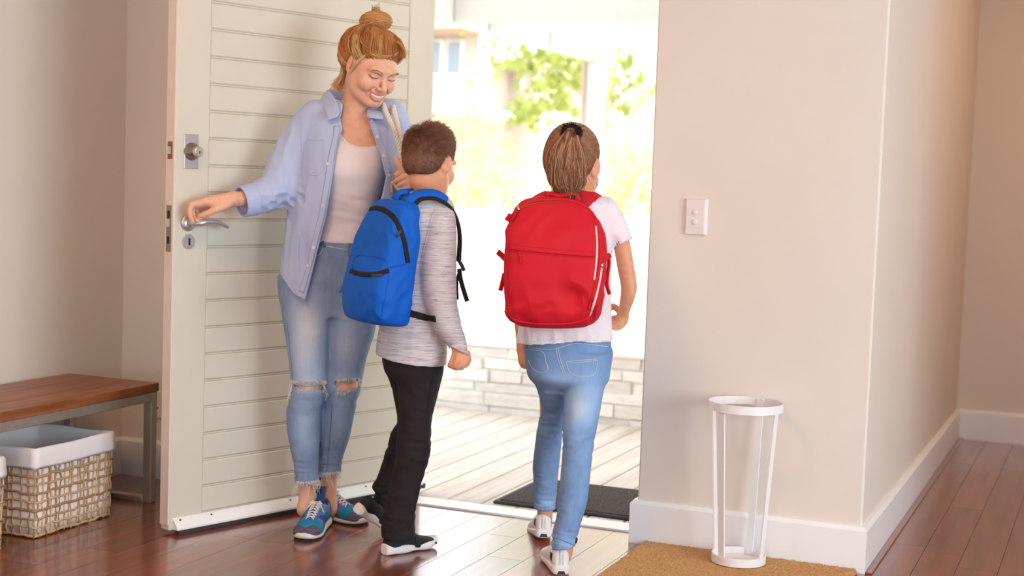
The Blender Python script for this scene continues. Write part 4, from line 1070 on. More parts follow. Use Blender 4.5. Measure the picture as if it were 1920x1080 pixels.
body = Fld(head_ops(HO_, HR, HS, True, 1.0, ZS, .013) + [
    ('add', torso, .03), ('add', Tube([P(668, 222, .06), P(672, 196, .045), hp_(0, .035, -.075), hp_(0, .03, -.02)], [.058, .052, .051, .055], (1, 1, 1)), .035),
    ('add', Tube([P(634, 212, .065), P(668, 214, .06), P(704, 212, .065)], [.034, .04, .034]), .03),
    ('add', Tube([P(652, 246, -.026), P(610, 226, .005), P(590, 214, .045)], [.007, .007, .008]), .02), ('add', Tube([P(684, 248, -.026), P(716, 232, .005), P(738, 216, .045)], [.007, .007, .008]), .02),
    limb(W, armr), limb(W, arml, .02), ('add', W.loft([(440, 576, 684, .07, .085, .09), (480, 556, 684, .07, .09, .10), (540, 546, 690, .07, .08, .10), (575, 556, 684, .08, .05, .08)]), .02),
    limb(W, [(580, 570, .08, 32), (577, 640, .065, 30), (579, 722, .03, 26), (572, 790, .055, 24), (575, 870, .05, 17), (576, 925, .05, 15.5), (572, 955, .04, 16)], .03),
    limb(W, [(664, 570, .09, 32), (654, 640, .095, 28), (646, 722, .09, 25), (634, 790, .12, 23), (620, 870, .14, 16.5), (616, 925, .145, 15.5), (618, 955, .14, 16)], .03),
    ('add', Ell(knee_r+np.array([0, -.02, 0]), (.036, .04, .04)), .02), ('add', Ell(knee_l+np.array([0, -.02, 0]), (.034, .04, .04)), .02),
    ('add', Ell(P(589, 930, .05), (.012, .014, .014)), .012), ('add', Ell(P(603, 930, .15), (.012, .014, .014)), .012)]
    + handops + [('add', Grp([W.tube(f) for f in lhand], .0008), .003), ('add', W.tube([(775, 320, -.02, 9), (774, 342, -.02, 9)]), .012),
       ('add', W.tube([(764, 326, -.055, 6), (752, 316, -.068, 6), (746, 305, -.07, 5.8), (743, 299, -.068, 5)]), .006)])
zN, zA, zB, xH = P(690, 203, 0)[2], P(757, 291, -.05)[2], P(757, 360, -.05)[2], P(446, 380, -.08)[0]
lo, hi = body.lo-.012, body.hi+.012
hh = .005
def lipmask(V):
    q = (V-HO_)@HR/HS/HZ
    d = np.minimum.reduce([Tube([(-.028, -.0810, -.0555), (-.019, -.0905, -.0610), (0, -.0975, -.0625), (.019, -.0905, -.0610), (.028, -.0810, -.0555)], .0072).ev(q.T), Tube([(-.027, -.0810, -.0610), (-.019, -.0885, -.0765), (0, -.0945, -.0825), (.019, -.0885, -.0765), (.027, -.0810, -.0610)], .0085).ev(q.T)])
    return np.clip(-d/.0035, 0, 1)*.8
wb = sdf_mesh('body', body, hh, 'skin_w', wr, regions=[((P(620, 200, 0)[0]-.03, HO_[1]-.16, zN-.004), (P(775, 100, 0)[0], HO_[1]+.16, hi[2]), .0021),
     ((xH-.005, lo[1], zA-.005), (hi[0], hi[1], zN+.003), hh), ((xH-.005, lo[1], zB-.003), (hi[0], hi[1], zA+.002), .003), ((xH-.005, lo[1], lo[2]), (hi[0], hi[1], zB+.004), hh), ((lo[0], lo[1], zB-.12), (xH+.003, hi[1], zA+.06), .0022)], attr=lipmask)

# --- face details
def hx(mb, pts, r, flat=None): return mb.tube([hp_(*p) for p in pts], r, 6, flat=flat)
hit = Hit(W, [wb])
t = MB()
tp_ = [(-.027, -.0815, -.0585), (-.015, -.0915, -.0660), (0, -.0955, -.0685), (.015, -.0915, -.0660), (.027, -.0815, -.0585)]
t.tube([hp_(*p) for p in cr(tp_, 4)], .0075, 8, flat=(HR@np.array((0, -1, 0)), .35)); t.build('teeth', 'teeth', wr, True)
def onhead(x, z, off=.0006):
    """point of the face at head coordinates (x, z), looked at from its front"""
    d = HR@np.array((0, 1.0, 0)); p, n, i, _ = hit.t.ray_cast(Vector(hp_(x, -.3, z)), Vector(d))
    return (np.array(p)+off*np.array(n)*np.sign(-np.array(n)@d), np.array(n)) if p is not None else (hp_(x, -.09, z), np.array((0, -1, 0)))
for sx in (-1, 1):
    mb = MB(); pts = [onhead(sx*x, z)[0] for x, z in ((.0175, -.0065), (.022, -.0068), (.030, -.0064), (.038, -.0058), (.0455, -.0048), (.050, -.0025))]
    mb.tube(cr(pts, 4), np.interp(np.linspace(0, 1, 21), [0, .3, .8, 1], [.0004, .0009, .0013, .0006]), 6); mb.build('eyelashes', 'lash', wr, True)
    mb = MB(); pts = [onhead(sx*x, z, .0003)[0] for x, z in ((.017, .003), (.024, .0065), (.032, .007), (.04, .005), (.046, .001))]
    mb.tube(cr(pts, 4), .0006, 5); mb.build('eyelid_crease', plain('lid_crease', lin(150, 92, 74), .7) if sx < 0 else bpy.data.materials['lid_crease'], wr, True)
    paths = []
    for u in np.linspace(0, 1, 60):
        x = .013+.034*u; z = .0155+.0075*math.sin(min(u*1.25, 1)*2.0)-.006*max(0, u-.65)*2
        p, n = onhead(sx*x, z+rng.normal(0, .0008), .0004); q, n2 = onhead(sx*(x+.006), z+.0022+rng.normal(0, .0008), .0009); paths.append([p, .5*(p+q)+.0006*np.sign(-n@(HR@np.array((0, 1., 0))))*n, q])
    strands('eyebrow', paths, .0005, .0002, 'brow', wr)

# --- hair: a shaped cap, strands combed up into the top knot, the knot, loose locks
kp = P(705, 49, .03)         # where the knot sits
cap = Fld([('add', Ell(hp_(0, .029, .044), (.083, .101, .074), HR), 0), ('add', Ell(hp_(-.02, .062, .01), (.068, .066, .075), HR), .03),
    ('sub', Ell(hp_(0, -.115, -.035), (.085, .088, .086), HR), .012), ('sub', Box(hp_(0, -.07, -.12), (.2, .1, .085), HR), .01),
    ('sub', Ell(hp_(-.084, .0, -.012), (.022, .022, .036), HR), .006), ('sub', Ell(hp_(.084, .0, -.012), (.022, .022, .036), HR), .006),
    ('disp', lambda Q: .0016*np.sin(95*np.arctan2((Q[0]-kp[0])*1.0, -(Q[1]-kp[1]-.02))), 0)])
hc = sdf_mesh('hair', cap, .003, 'hair_w', wr)
hb = Hit(W, [hc])
paths, tn = [], []
C0 = hp_(0, .02, .03)
n_s = 0
CL = rng.normal(0, 1, (130, 3)); CL /= np.linalg.norm(CL, axis=1)[:, None]; CT = rng.normal(0, .17, 130)
while n_s < 7000:
    d = rng.normal(0, 1, 3); d /= np.linalg.norm(d); loc = d
    # hairline: keep roots on the scalp, not on the face
    if loc[2] < -.6: continue
    K = 8; k1 = HR.T@(kp-C0); k1 = k1/np.linalg.norm(k1)
    ci = int(np.argmax(CL@loc)); near = (CL[ci]@loc-.90)*10
    pts = []; lump = rng.normal(0, 1); ok = True
    for u in np.linspace(0, .97, K):
        cw = .8*math.sin(min(u*1.25, 1)*1.57); e = (loc*(1-cw)+CL[ci]*cw)*(1-u)+k1*u; e /= np.linalg.norm(e); e = HR@e
        p, n, i, _ = hb.t.ray_cast(Vector(C0+e*.4), Vector(-e))
        if p is None or (u == 0 and (np.array(p)-C0)@e < .074): ok = False; break
        
        if u == 0:
            pb = hit.t.ray_cast(Vector(C0+e*.4), Vector(-e))[0]
            if pb is not None and (np.array(pb)-np.array(p))@e > .0032: ok = False; break
        pts.append(np.array(p)+e*(.0012+.0055*math.sin(u*3.14)*max(near, 0)+.0006*rng.normal()))
    if not ok: continue
    pts = np.array(pts); fr = max(0, -loc[1]); su = np.linspace(0, 1, K)[:, None]; bow = HR@np.array((math.copysign(.020, loc[0]-.25)*fr*(1-math.exp(-abs(loc[0]-.25)*6)), 0, .006*fr)); pts += np.sin(su*3.14)*(HR@np.array((rng.normal(0, .0025), rng.normal(0, .0025), 0)))+np.sin(np.clip(su*1.5, 0, 1)*3.14)*bow
    paths.append(pts); az = math.atan2(loc[0], loc[1]); tn.append(np.clip(.44+CT[ci]+.12*max(near, 0)-.08+rng.normal(0, .07), 0, 1)); n_s += 1
strands('hair_strands', paths, .0008, .0006, 'hair_w', hc, tn)
# top knot: coils of locks
paths, tn = [], []
ku = np.array((-.05, .15, 1.0)); ku /= np.linalg.norm(ku); ka = np.cross(ku, (0, 1, 0)); ka /= np.linalg.norm(ka); kb = np.cross(ku, ka)
kc = kp+ku*.012
kn_f = Fld([('add', Ell(kc+ku*.004, (.050, .040, .028), np.stack([ka, kb, ku], 1)), 0), ('add', Ell(kc+ku*.018+ka*.008, (.030, .028, .020), np.stack([ka, kb, ku], 1)), .01), ('disp', lambda Q: .003*np.sin(150*Q[0]+60*Q[2])*np.sin(110*Q[2]-70*Q[0]), 0)])
bunm = sdf_mesh('hair_bun', kn_f, .003, 'hair_w', wr)
for i in range(1500):
    a0 = rng.uniform(0, 6.28); turn = rng.uniform(1.6, 4.2)*(1 if rng.random() < .85 else -1); r = rng.uniform(.8, 1.12); h0 = rng.uniform(-.02, .03); dh = rng.normal(.004, .014); K = 12
    t_ = np.linspace(0, 1, K); a = a0+turn*t_; hgt = h0+dh*t_; rr = np.sqrt(np.clip(1-((hgt-.004)/.034)**2, .08, 1))*r
    pts = kc+(np.cos(a)*rr*.049)[:, None]*ka+(np.sin(a)*rr*.041)[:, None]*kb+hgt[:, None]*ku; paths.append(pts); tn.append(np.clip(.5+.22*math.sin(a0*5)+rng.normal(0, .09), 0, 1))
for i in range(40):       # stray ends
    a0 = rng.uniform(0, 6.28); e = math.cos(a0)*ka+math.sin(a0)*kb; p0 = kc+e*.034+ku*rng.uniform(-.015, .02); ln = rng.uniform(.012, .032); K = 12; t_ = np.linspace(0, 1, K)[:, None]
    paths.append(p0+e*ln*t_+ku*(rng.normal(0, .012)*t_+rng.normal(-.012, .01)*t_**2)+ka*rng.normal(0, .008)*t_**2); tn.append(rng.uniform(.4, 1))
strands('bun_strands', paths, .0010, .0006, 'hair_w', bunm, tn)
# loose locks by the ear and the nape, seen against the door
paths, tn = [], []
def lock(L, n, spread, t0):
    Pp = np.array([P(*q) for q in L]); Pp = cr(Pp, 5)
    for _ in range(n):
        o_ = rng.normal(0, spread, 3); w = rng.normal(0, spread*1.4, 3); u = np.linspace(0, 1, len(Pp))[:, None]
        idx = np.linspace(0, len(Pp)-1, 16); q = np.stack([np.interp(idx, np.arange(len(Pp)), Pp[:, j]) for j in range(3)], 1); u = np.linspace(0, 1, 16)[:, None]
        paths.append(q+o_*(.4+u)+w*u**2*np.sin(u*5+rng.uniform(0, 6))); tn.append(np.clip(t0+rng.normal(0, .15), 0, 1))
lock([(649, 112, .0), (643, 122, .02), (642, 135, .03), (637, 149, .035), (629, 160, .035), (633, 166, .03)], 110, .004, .95)
lock([(650, 128, .05), (646, 142, .05), (642, 155, .05), (637, 167, .045)], 110, .004, .92)
lock([(645, 118, .045), (641, 135, .05), (636, 152, .055), (626, 160, .05)], 50, .004, .75)
hit2 = Hit(W, [hc, wb])
def lock_on(L, n, spread, t0, off=.003):
    Q, _ = hit2.line(L, off, 2.5)
    for i in range(n):
        o_ = rng.normal(0, spread, 3); w = rng.normal(0, spread, 3); u = np.linspace(0, 1, 16)[:, None]; idx = np.linspace(0, len(Q)-1, 16)
        q = np.stack([np.interp(idx, np.arange(len(Q)), Q[:, j]) for j in range(3)], 1); q[:, 1] -= .004*np.sin(u[:, 0]*3.14)
        paths.append(q+o_*(.3+.9*np.sin(u*3.14))+w*u**2); tn.append(np.clip(t0+rng.normal(0, .1), 0, 1))
lock_on([(684, 62), (679, 74), (682, 84), (692, 92), (699, 97)], 60, .0022, .95)
lock_on([(677, 64), (671, 78), (671, 92), (676, 103), (683, 108)], 50, .0018, .9)
lock_on([(699, 97), (690, 101), (682, 106), (672, 117), (664, 128), (655, 140)], 40, .0014, .95)
lock_on([(735, 104), (722, 106), (708, 105), (696, 100), (688, 92), (680, 80)], 70, .002, .7, .004)
lock_on([(737, 104), (744, 98), (750, 90), (752, 80), (746, 66)], 60, .002, .6, .004)
lock([(744, 78, -.06), (752, 84, -.06), (757, 95, -.055), (757, 108, -.05)], 60, .003, .5)
strands('loose_locks', paths, .0008, .0005, 'hair_w', hc, tn)

# --- tank top
tank = Fld([('add', Off(torso, .0045), 0), ('disp', folds(11, (50, 50, 190), .0022, False, bump_mask(P(640, 400, 0), (.2, None, .10))), 0),
    ('sub', Fn((lambda nz, nx: lambda Q: np.maximum(np.interp(Q[0], nx, nz)-Q[2], 0*Q[2]-1))(*(lambda A: (A[:, 2], A[:, 0]))(np.array([P(*q, -.05) for q in ((560, 200), (628, 226), (641, 256), (656, 270), (674, 276), (692, 276), (705, 272), (716, 250), (760, 226))]))), torso.lo, torso.hi), .003)])
tk = sdf_mesh('tank_top', tank, .004, 'tank', wr)
hk = Hit(W, [tk])
hk.strip('neck_binding', [(643, 262), (657, 271), (674, 276.5), (692, 276.5), (704, 273)], .0035, 'tank', tk, .0004, .35)

# --- jeans, torn at the knees
rl = [(520, 524, 630, .07, .115, .12), (555, 526, 629, .066, .105, .115), (597, 530.5, 626, .062, .098, .105), (652, 539, 619, .054, .086, .09), (708, 545, 614.5, .035, .07, .072), (725, 546, 612, .03, .066, .066), (736, 545, 609.5, .032, .064, .064), (768, 538, 602, .046, .06, .066), (803, 538.5, 601, .055, .056, .064), (838, 544, 598.5, .055, .05, .056), (873, 551, 597, .05, .043, .047), (907, 554, 599, .05, .043, .045)]
ll = [(520, 622, 712, .08, .11, .12), (560, 620, 711, .084, .1, .115), (619, 617, 703, .09, .09, .1), (647, 614, 694.5, .092, .084, .092), (680, 612, 685, .094, .076, .08), (725, 611, 677, .095, .066, .066), (750, 608, 669.5, .1, .062, .064), (785, 602, 662.5, .115, .058, .064), (821, 599, 655, .13, .052, .058), (856, 597, 643.5, .14, .044, .05), (890, 596.5, 637.5, .145, .040, .044)]
pel = [(447, 556, 688, .07, .10, .105), (465, 545, 696, .07, .108, .115), (490, 533, 706, .07, .115, .125), (525, 526, 711, .07, .115, .132), (560, 528, 709, .075, .105, .13), (590, 540, 700, .08, .085, .11)]
lr_, ll_, pl_ = W.loft(rl), W.loft(ll), W.loft(pel)
jo = Fld([('add', pl_, 0), ('add', lr_, .02), ('add', ll_, .02)])
jd = [('disp', folds(3, (60, 60, 230), .0026, True, bump_mask(P(578, 755, 0), (None, None, .045))), 0), ('disp', folds(4, (70, 70, 260), .0026, True, bump_mask(P(600, 880, 0), (None, None, .05))), 0), ('disp', folds(5, (150, 60, 90), .0024, True, bump_mask(P(625, 510, 0), (.12, None, .06))), 0)]
def rip(c0, c1, zoff, seed):
    a, b = P(*c0), P(*c1); c = .5*(a+b); w1 = wav(seed, 5, (260, 1, 1)); w2 = wav(seed+1, 5, (200, 1, 1)); hz = .5*abs(a[2]-b[2]); hxx = .5*abs(b[0]-a[0])
    def f(Q):
        top = hz+.0025*w1(Q); bot = hz+.003*w2(Q)+zoff*(1-((Q[0]-c[0])/hxx)**2)
        dz = np.where(Q[2] > c[2], Q[2]-c[2]-top, c[2]-Q[2]-bot)
        return np.maximum(np.maximum(dz*.8, np.abs(Q[0]-c[0])-hxx), Q[1]-(c0[2]+.045))
    return Fn(f, c-np.array([hxx, .14, hz+.02]), c+np.array([hxx, .06, hz+.02]))
jeans = Fld([('add', jo, 0)]+jd+[('sub', Off(jo, -.0095), 0), ('sub', rip((551, 719, .02), (610, 728, .02), .0015, 31), .001), ('sub', rip((631, 712, .07), (679, 724, .07), .012, 41), .001),
    ('int', Fn((lambda w: lambda Q: P(580, 905.5, .05)[2]+.002*w(Q)-Q[2]+np.where(Q[0] > P(598, 890, .1)[0], P(615, 888, .14)[2]-P(580, 905.5, .05)[2], 0)*(Q[1] > .098))(wav(9, 6, (300, 300, 1))), (0, 0, 0), (1, 1, 1)), 0)])
wash = fading([(P(575, 620, -.03), (.055, .12, .16), .75), (P(650, 640, .0), (.04, .12, .13), .45), (P(570, 800, 0), (.03, .12, .08), .30), (P(640, 780, .06), (.03, .12, .08), .28), (P(578, 722, 0), (.06, .2, .03), .3), (P(648, 722, .05), (.06, .2, .03), .3)])
jn = sdf_mesh('jeans', jeans, .0036, 'denim_w', wr, attr=wash)
hj = Hit(W, [jn])
hj.strip('waistband_seam', [(603, 459), (625, 464), (650, 468)], .0012, 'stitch', jn); hj.strip('fly', [(656, 452), (654, 470), (655, 500), (648, 525), (637, 548)], .0035, 'denim_w', jn, .001, .5)
for L in ([(607, 444), (606, 452), (603, 461)], [(612, 446), (611, 455), (608, 464)]): hj.strip('belt_loop', L, .004, 'denim_w', jn, .001, .5)
hj.strip('pocket_seam', [(594, 480), (600, 478), (604, 470), (606, 462)], .0016, 'stitch', jn); hj.strip('side_seam', [(623, 760), (620, 800), (616, 850), (613, 885)], .0016, 'denim_w', jn, .0012); hj.strip('side_seam', [(538, 600), (546, 680), (549, 712)], .0014, 'denim_w', jn)
p_, n_ = hj.at(656, 454, .001)
if p_ is not None: MB().disc(p_, n_, .0085, .004, 18).build('button', 'silver', jn)
paths = []
def fringe(L, n, l0, l1, dirx=0.0):
    for _ in range(n):
        u = rng.uniform(0, len(L)-1.001); i = int(u); q = np.array(L[i])*(1-u+i)+np.array(L[i+1])*(u-i); p, nn = hj.at(q[0]+rng.normal(0, .6), q[1]+rng.normal(0, .8), .001)
        if p is None: continue
        l = rng.uniform(l0, l1); t_ = np.linspace(0, 1, 6)[:, None]; paths.append(p+np.array([0, 0, -l])*t_+nn*.006*np.sin(t_*2.5)+rng.normal(0, .0035, 3)*t_+np.array([dirx, 0, 0])*t_**2+rng.normal(0, .002, 3)*np.sin(t_*6))
fringe([(548, 714), (560, 716), (580, 717), (600, 714.5), (608, 714)], 90, .003, .010); fringe([(546, 727), (565, 731), (590, 731), (608, 727)], 80, .002, .006)
fringe([(546, 716), (550, 724), (547, 732)], 26, .012, .045, -.004); fringe([(604, 716), (608, 726), (609, 736)], 34, .01, .028); fringe([(632, 712), (650, 710), (676, 709)], 60, .003, .010); fringe([(634, 734), (645, 736), (655, 731), (672, 725)], 60, .003, .01); fringe([(628, 715), (632, 724), (635, 735)], 30, .008, .03); fringe([(672, 712), (676, 722)], 20, .008, .03)
fringe([(556, 903), (570, 904), (585, 903), (597, 901)], 120, .004, .012); fringe([(556, 903), (560, 903)], 8, .03, .06, -.006); fringe([(578, 903), (590, 903), (597, 901)], 14, .02, .045); fringe([(598, 887), (615, 887), (636, 885)], 90, .004, .012); fringe([(612, 887), (620, 887)], 8, .03, .055, .014); fringe([(632, 886), (636, 884)], 10, .015, .04)
if paths: o = strands('frayed_threads', paths, .0009, .0006, 'thread', jn); o['kind'] = 'stuff'

# --- the open shirt
srows = [(190, 628, 716, .065, .06, .06), (200, 596, 742, .065, .07, .07), (214, 577, 755, .065, .085, .082), (240, 566, 758, .06, .112, .092), (300, 562, 756, .055, .142, .10), (360, 552, 750, .055, .142, .10), (420, 538, 742, .06, .138, .112), (480, 531, 738, .06, .138, .13), (522, 525, 736, .06, .140, .142), (575, 521, 736, .06, .142, .146)]
sl_r = [(594, 220, .065, 33), (566, 258, .06, 36), (541, 305, .045, 37), (520, 352, .015, 35), (495, 367, -.012, 32), (472, 374, -.038, 28), (453, 378, -.06, 26.5)]
sl_l = [(732, 216, .065, 30), (746, 262, .07, 27), (762, 340, .06, 27), (772, 388, .02, 25), (770, 372, -.02, 22), (766, 356, -.035, 20)]
slR = W.tube(sl_r); slL = W.tube(sl_l); sbody = W.loft(srows, 2.2)
elb = P(525, 368, 0)
shd = [('disp', folds(21, (120, 90, 22), .0085, True, bump_mask(P(550, 440, 0), (.10, None, .22))), 0), ('disp', folds(22, (110, 110, 110), .0085, True, bump_mask(elb, (.085, .2, .06))), 0), ('disp', folds(23, (110, 90, 36), .006, True, bump_mask(P(700, 300, 0), (.10, None, .12))), 0), ('disp', folds(24, (120, 120, 40), .0075, True, bump_mask(P(552, 280, 0), (.06, .2, .07))), 0)]
sout = Fld([('add', sbody, 0), ('add', slR, .03), ('add', slL, .03)]+shd)
sinn = Fld([('add', Off(sbody, -.0085), 0)]+shd)
zl, xl = W.zline([(645, 168), (640, 200), (637, 222), (643, 241), (635, 267), (626, 333), (615, 400), (603, 447), (590, 500), (575, 560), (572, 590)], -.05)
zr, xr = W.zline([(690, 168), (688, 222), (702, 259), (715, 296), (723, 333), (714, 374), (708, 450), (706, 590)], -.05)
opening = Fn(lambda Q: np.maximum(np.maximum(np.interp(Q[2], zl, xl)-Q[0], Q[0]-np.interp(Q[2], zr, xr)), Q[1]-.055), (-.25, -.25, .4), (.25, .06, 1.5))
hemp = np.array([P(*q, -.04) for q in ((505, 505), (523, 519), (532, 528), (542, 541), (553, 552), (574, 561), (600, 561), (700, 556), (740, 535))])
shirtF = Fld([('add', sout, 0), ('sub', sinn, 0), ('sub', opening, .002), ('sub', Ell(P(668, 196, .05), (.060, .062, .07)), .004), ('int', Fn(lambda Q: np.interp(Q[0], hemp[:, 0], hemp[:, 2])-Q[2], (0, 0, 0), (1, 1, 1)), .002),
    ('sub', Tube([P(449, 378.5, -.066), P(425, 381, -.095)], W.rad(28, 0)), .001), ('sub', Tube([P(452, 378.5, -.062), P(440, 379, -.08)], W.rad(24.5, 0)), .001)])
sh = sdf_mesh('shirt', shirtF, .0036, 'chambray', wr)
hs_ = Hit(W, [sh])
# turned cuff, plackets, collar, pocket, buttons
ca, cb_ = P(452, 378.5, -.06), P(474, 374, -.036); cd = (cb_-ca)/np.linalg.norm(cb_-ca)
cuffF = Fld([('add', Tube([ca-cd*.001, ca+cd*.018, cb_+cd*.012], [W.rad(28.2), W.rad(29.5), W.rad(31)]), 0), ('sub', Tube([ca-cd*.05, ca+cd*.02, cb_+cd*.05], [W.rad(24.6), W.rad(25.5), W.rad(27)]), .001), ('disp', folds(61, (60, 60, 60), .0008, True), 0), ('int', Fn(lambda Q: np.maximum(-((Q[0]-ca[0])*cd[0]+(Q[1]-ca[1])*cd[1]+(Q[2]-ca[2])*cd[2]), (Q[0]-cb_[0])*cd[0]+(Q[1]-cb_[1])*cd[1]+(Q[2]-cb_[2])*cd[2]-.006), (0, 0, 0), (1, 1, 1)), .001)])
sdf_mesh('cuff', cuffF, .003, 'chambray', sh)
hs_.strip('placket', [(631, 236), (631, 250), (624, 280), (615, 333), (604, 400), (592, 447), (580, 498), (565, 548)], .010, 'chambray', sh, .0008, .12)
hs_.strip('placket', [(698, 226), (710, 259), (723, 296), (730, 326)], .009, 'chambray', sh, .0008, .12)
hs_.strip('shoulder_seam', [(566, 228), (565, 260), (568, 300), (565, 330)], .0012, 'chambray', sh, .0012, .6)
for L in ([(577, 262), (605, 262)], [(577, 262), (577, 320), (590, 328), (606, 320), (605, 262)]): hs_.strip('pocket_seam', L, .0011, 'chambray', sh, .001, .6)
for (x, y) in ((697, 228), (707, 257), (719, 292), (728, 328), (615, 307), (606, 385), (588, 464), (578, 498)):
    p_, n_ = hs_.at(x, y, .0016)
    if p_ is not None: MB().disc(p_, n_, .0052, .002, 16).build('button', 'button', sh)
def flap(name, grid, mat, par, th=.004):
    G = np.array([[P(*q) for q in r] for r in grid]); A = np.array([cr(r, 5) for r in G]); A = np.array([cr(A[:, j], 5) for j in range(A.shape[1])]).transpose(1, 0, 2)
    u, v = A.shape[:2]; I = np.arange(u*v).reshape(u, v); Fq = np.stack([I[:-1, :-1], I[1:, :-1], I[1:, 1:], I[:-1, 1:]], -1).reshape(-1, 4)
    o = link_mesh(name, np_mesh(name, A.reshape(-1, 3), Fq), mat, par); md = o.modifiers.new('thickness', 'SOLIDIFY'); md.thickness = th; md.offset = 0; return o
flap('collar', [[(615, 169, .07), (624, 178, .02), (633, 196, -.02), (637, 214, -.045)], [(607, 178, .07), (616, 190, .015), (625, 206, -.035), (631, 219, -.062)], [(601, 188, .07), (606, 198, .015), (611, 212, -.04), (615, 225, -.068)]], 'chambray', sh)
flap('collar', [[(697, 186, .06), (694, 196, .02), (689, 207, -.02), (688, 219, -.045)], [(704, 191, .055), (702, 203, .01), (697, 212, -.04), (694, 221, -.06)], [(710, 196, .05), (713, 206, .005), (717, 215, -.045), (719, 224, -.064)]], 'chambray', sh)
flap('collar_stand', [[(618, 166, .11), (650, 172, .128), (685, 176, .12), (698, 182, .09)], [(610, 182, .12), (650, 190, .14), (690, 190, .13), (706, 192, .095)]], 'chambray', sh)
# --- ring, shoes
rp = P(739, 328, -.062); MB().disc(rp, (-.3, -1, .3), .0062, .004, 12, .004).build('ring_stone', 'stone_ring', wr)
z0_ = lambda p: np.array([p[0], p[1], 0.0])
fl = lambda x, y, z=0: (lambda v: W.cam+v*((z-W.cam[2])/v[2]))(W.ray(x, y))
toe_r, toe_l = fl(567, 1016), fl(684, 986)
hl_r = toe_r+np.array([.035, .262, 0]); hl_l = toe_l+np.array([-.205, .155, 0])
u = hl_l-toe_l; hl_l = toe_l+u/np.linalg.norm(u)*.262
make_shoe(W, wr, hl_r, toe_r, (0, 0, 1), 'runner', 'shoe'); make_shoe(W, wr, hl_l, toe_l, (0, 0, 1), 'runner', 'shoe')

# ================================================================== the boy with the blue pack
B = Fig((-2.03, 4.12)); P = B.px
br = B.empty('person'); tag(br, 'boy with short brown hair in grey streaked top and black jeans, walking out', 'person')
bHR = rot(math.radians(180-31), math.radians(12), 0); bHO = P(807, 305, -.005); bS = .885
bh = lambda *p: bHO+bHR@(np.array(p)*bS)
bt_rows = [(352, 772, 818, .0, .05, .05), (362, 756, 830, .0, .065, .06), (374, 742, 842, .0, .08, .075), (392, 733, 846, .0, .092, .085), (430, 730, 838, .0, .10, .09), (490, 727, 834, .0, .10, .095), (550, 722, 834, .0, .10, .095), (600, 714, 838, .0, .10, .10), (640, 707, 839, .0, .105, .105), (668, 704, 838, .0, .11, .11), (700, 702, 836, .0, .11, .115)]
btorso = B.loft(bt_rows, 2.2)
barm = [(826, 392, -.035, 26), (825, 430, -.06, 31), (823, 490, -.078, 33), (824, 540, -.09, 32), (831, 585, -.10, 28.5), (842, 615, -.105, 24), (855, 640, -.105, 19), (863, 660, -.105, 14.5)]
bsk = Fld(head_ops(bHO, bHR, bS, False, 1.1) + [('add', Tube([P(796, 374, .0), P(796, 345, .002), bh(0, .028, -.06), bh(0, .03, .0)], [.050, .043, .045, .047]), .03),
    ('add', B.loft([(368, 772, 828, 0, .045, .045), (395, 750, 832, .0, .07, .065), (450, 744, 822, 0, .08, .07), (600, 735, 820, 0, .08, .08), (690, 735, 818, 0, .08, .08)]), .02),
    limb(B, [(x, y, f, r*.72) for x, y, f, r in barm], .02),
    ('add', B.tube([(861, 654, -.105, 12.5), (864, 664, -.105, 14), (866, 674, -.105, 13.5)], (1, 1.15, 1)), .01),
    ('add', Grp([B.tube(q) for q in ([(876, 664, -.10, 6), (878, 674, -.105, 6.2), (874, 683, -.112, 5.8), (867, 686, -.108, 5.2)], [(871, 667, -.118, 6), (872, 678, -.124, 6.2), (866, 688, -.124, 5.8), (860, 689, -.116, 5.2)], [(865, 669, -.126, 6), (864, 680, -.132, 6), (858, 689, -.130, 5.6), (852, 689, -.12, 5)], [(859, 668, -.128, 5.6), (856, 678, -.133, 5.5), (851, 686, -.130, 5), (847, 686, -.12, 4.6)])], .001), .006),
    ('add', B.tube([(855, 664, -.112, 7), (850, 673, -.12, 6.2), (846, 681, -.122, 5.4), (843, 685, -.12, 4.6)]), .008),
    limb(B, [(796, 730, -.0, 20), (776, 850, -.015, 18), (750, 985, -.02, 15), (745, 1010, -.02, 14)]), limb(B, [(766, 740, .08, 17), (760, 800, .13, 14), (738, 860, .2, 13), (718, 910, .23, 12), (712, 945, .245, 12)])])
zA, zB = P(800, 372, 0)[2], P(860, 645, -.1)[2]; lo, hi = bsk.lo-.012, bsk.hi+.012
sdf_mesh('body', bsk, .005, 'skin_k', br, regions=[((lo[0], lo[1], zA-.004), (hi[0], hi[1], hi[2]), .003), ((lo[0], lo[1], zB-.005), (hi[0], hi[1], zA+.003), .006), ((lo[0], lo[1], zB-.11), (hi[0], hi[1], zB+.004), .003), ((lo[0], lo[1], lo[2]), (hi[0], hi[1], zB-.10), .006)], attr=lambda V: 0*V[:, 0])
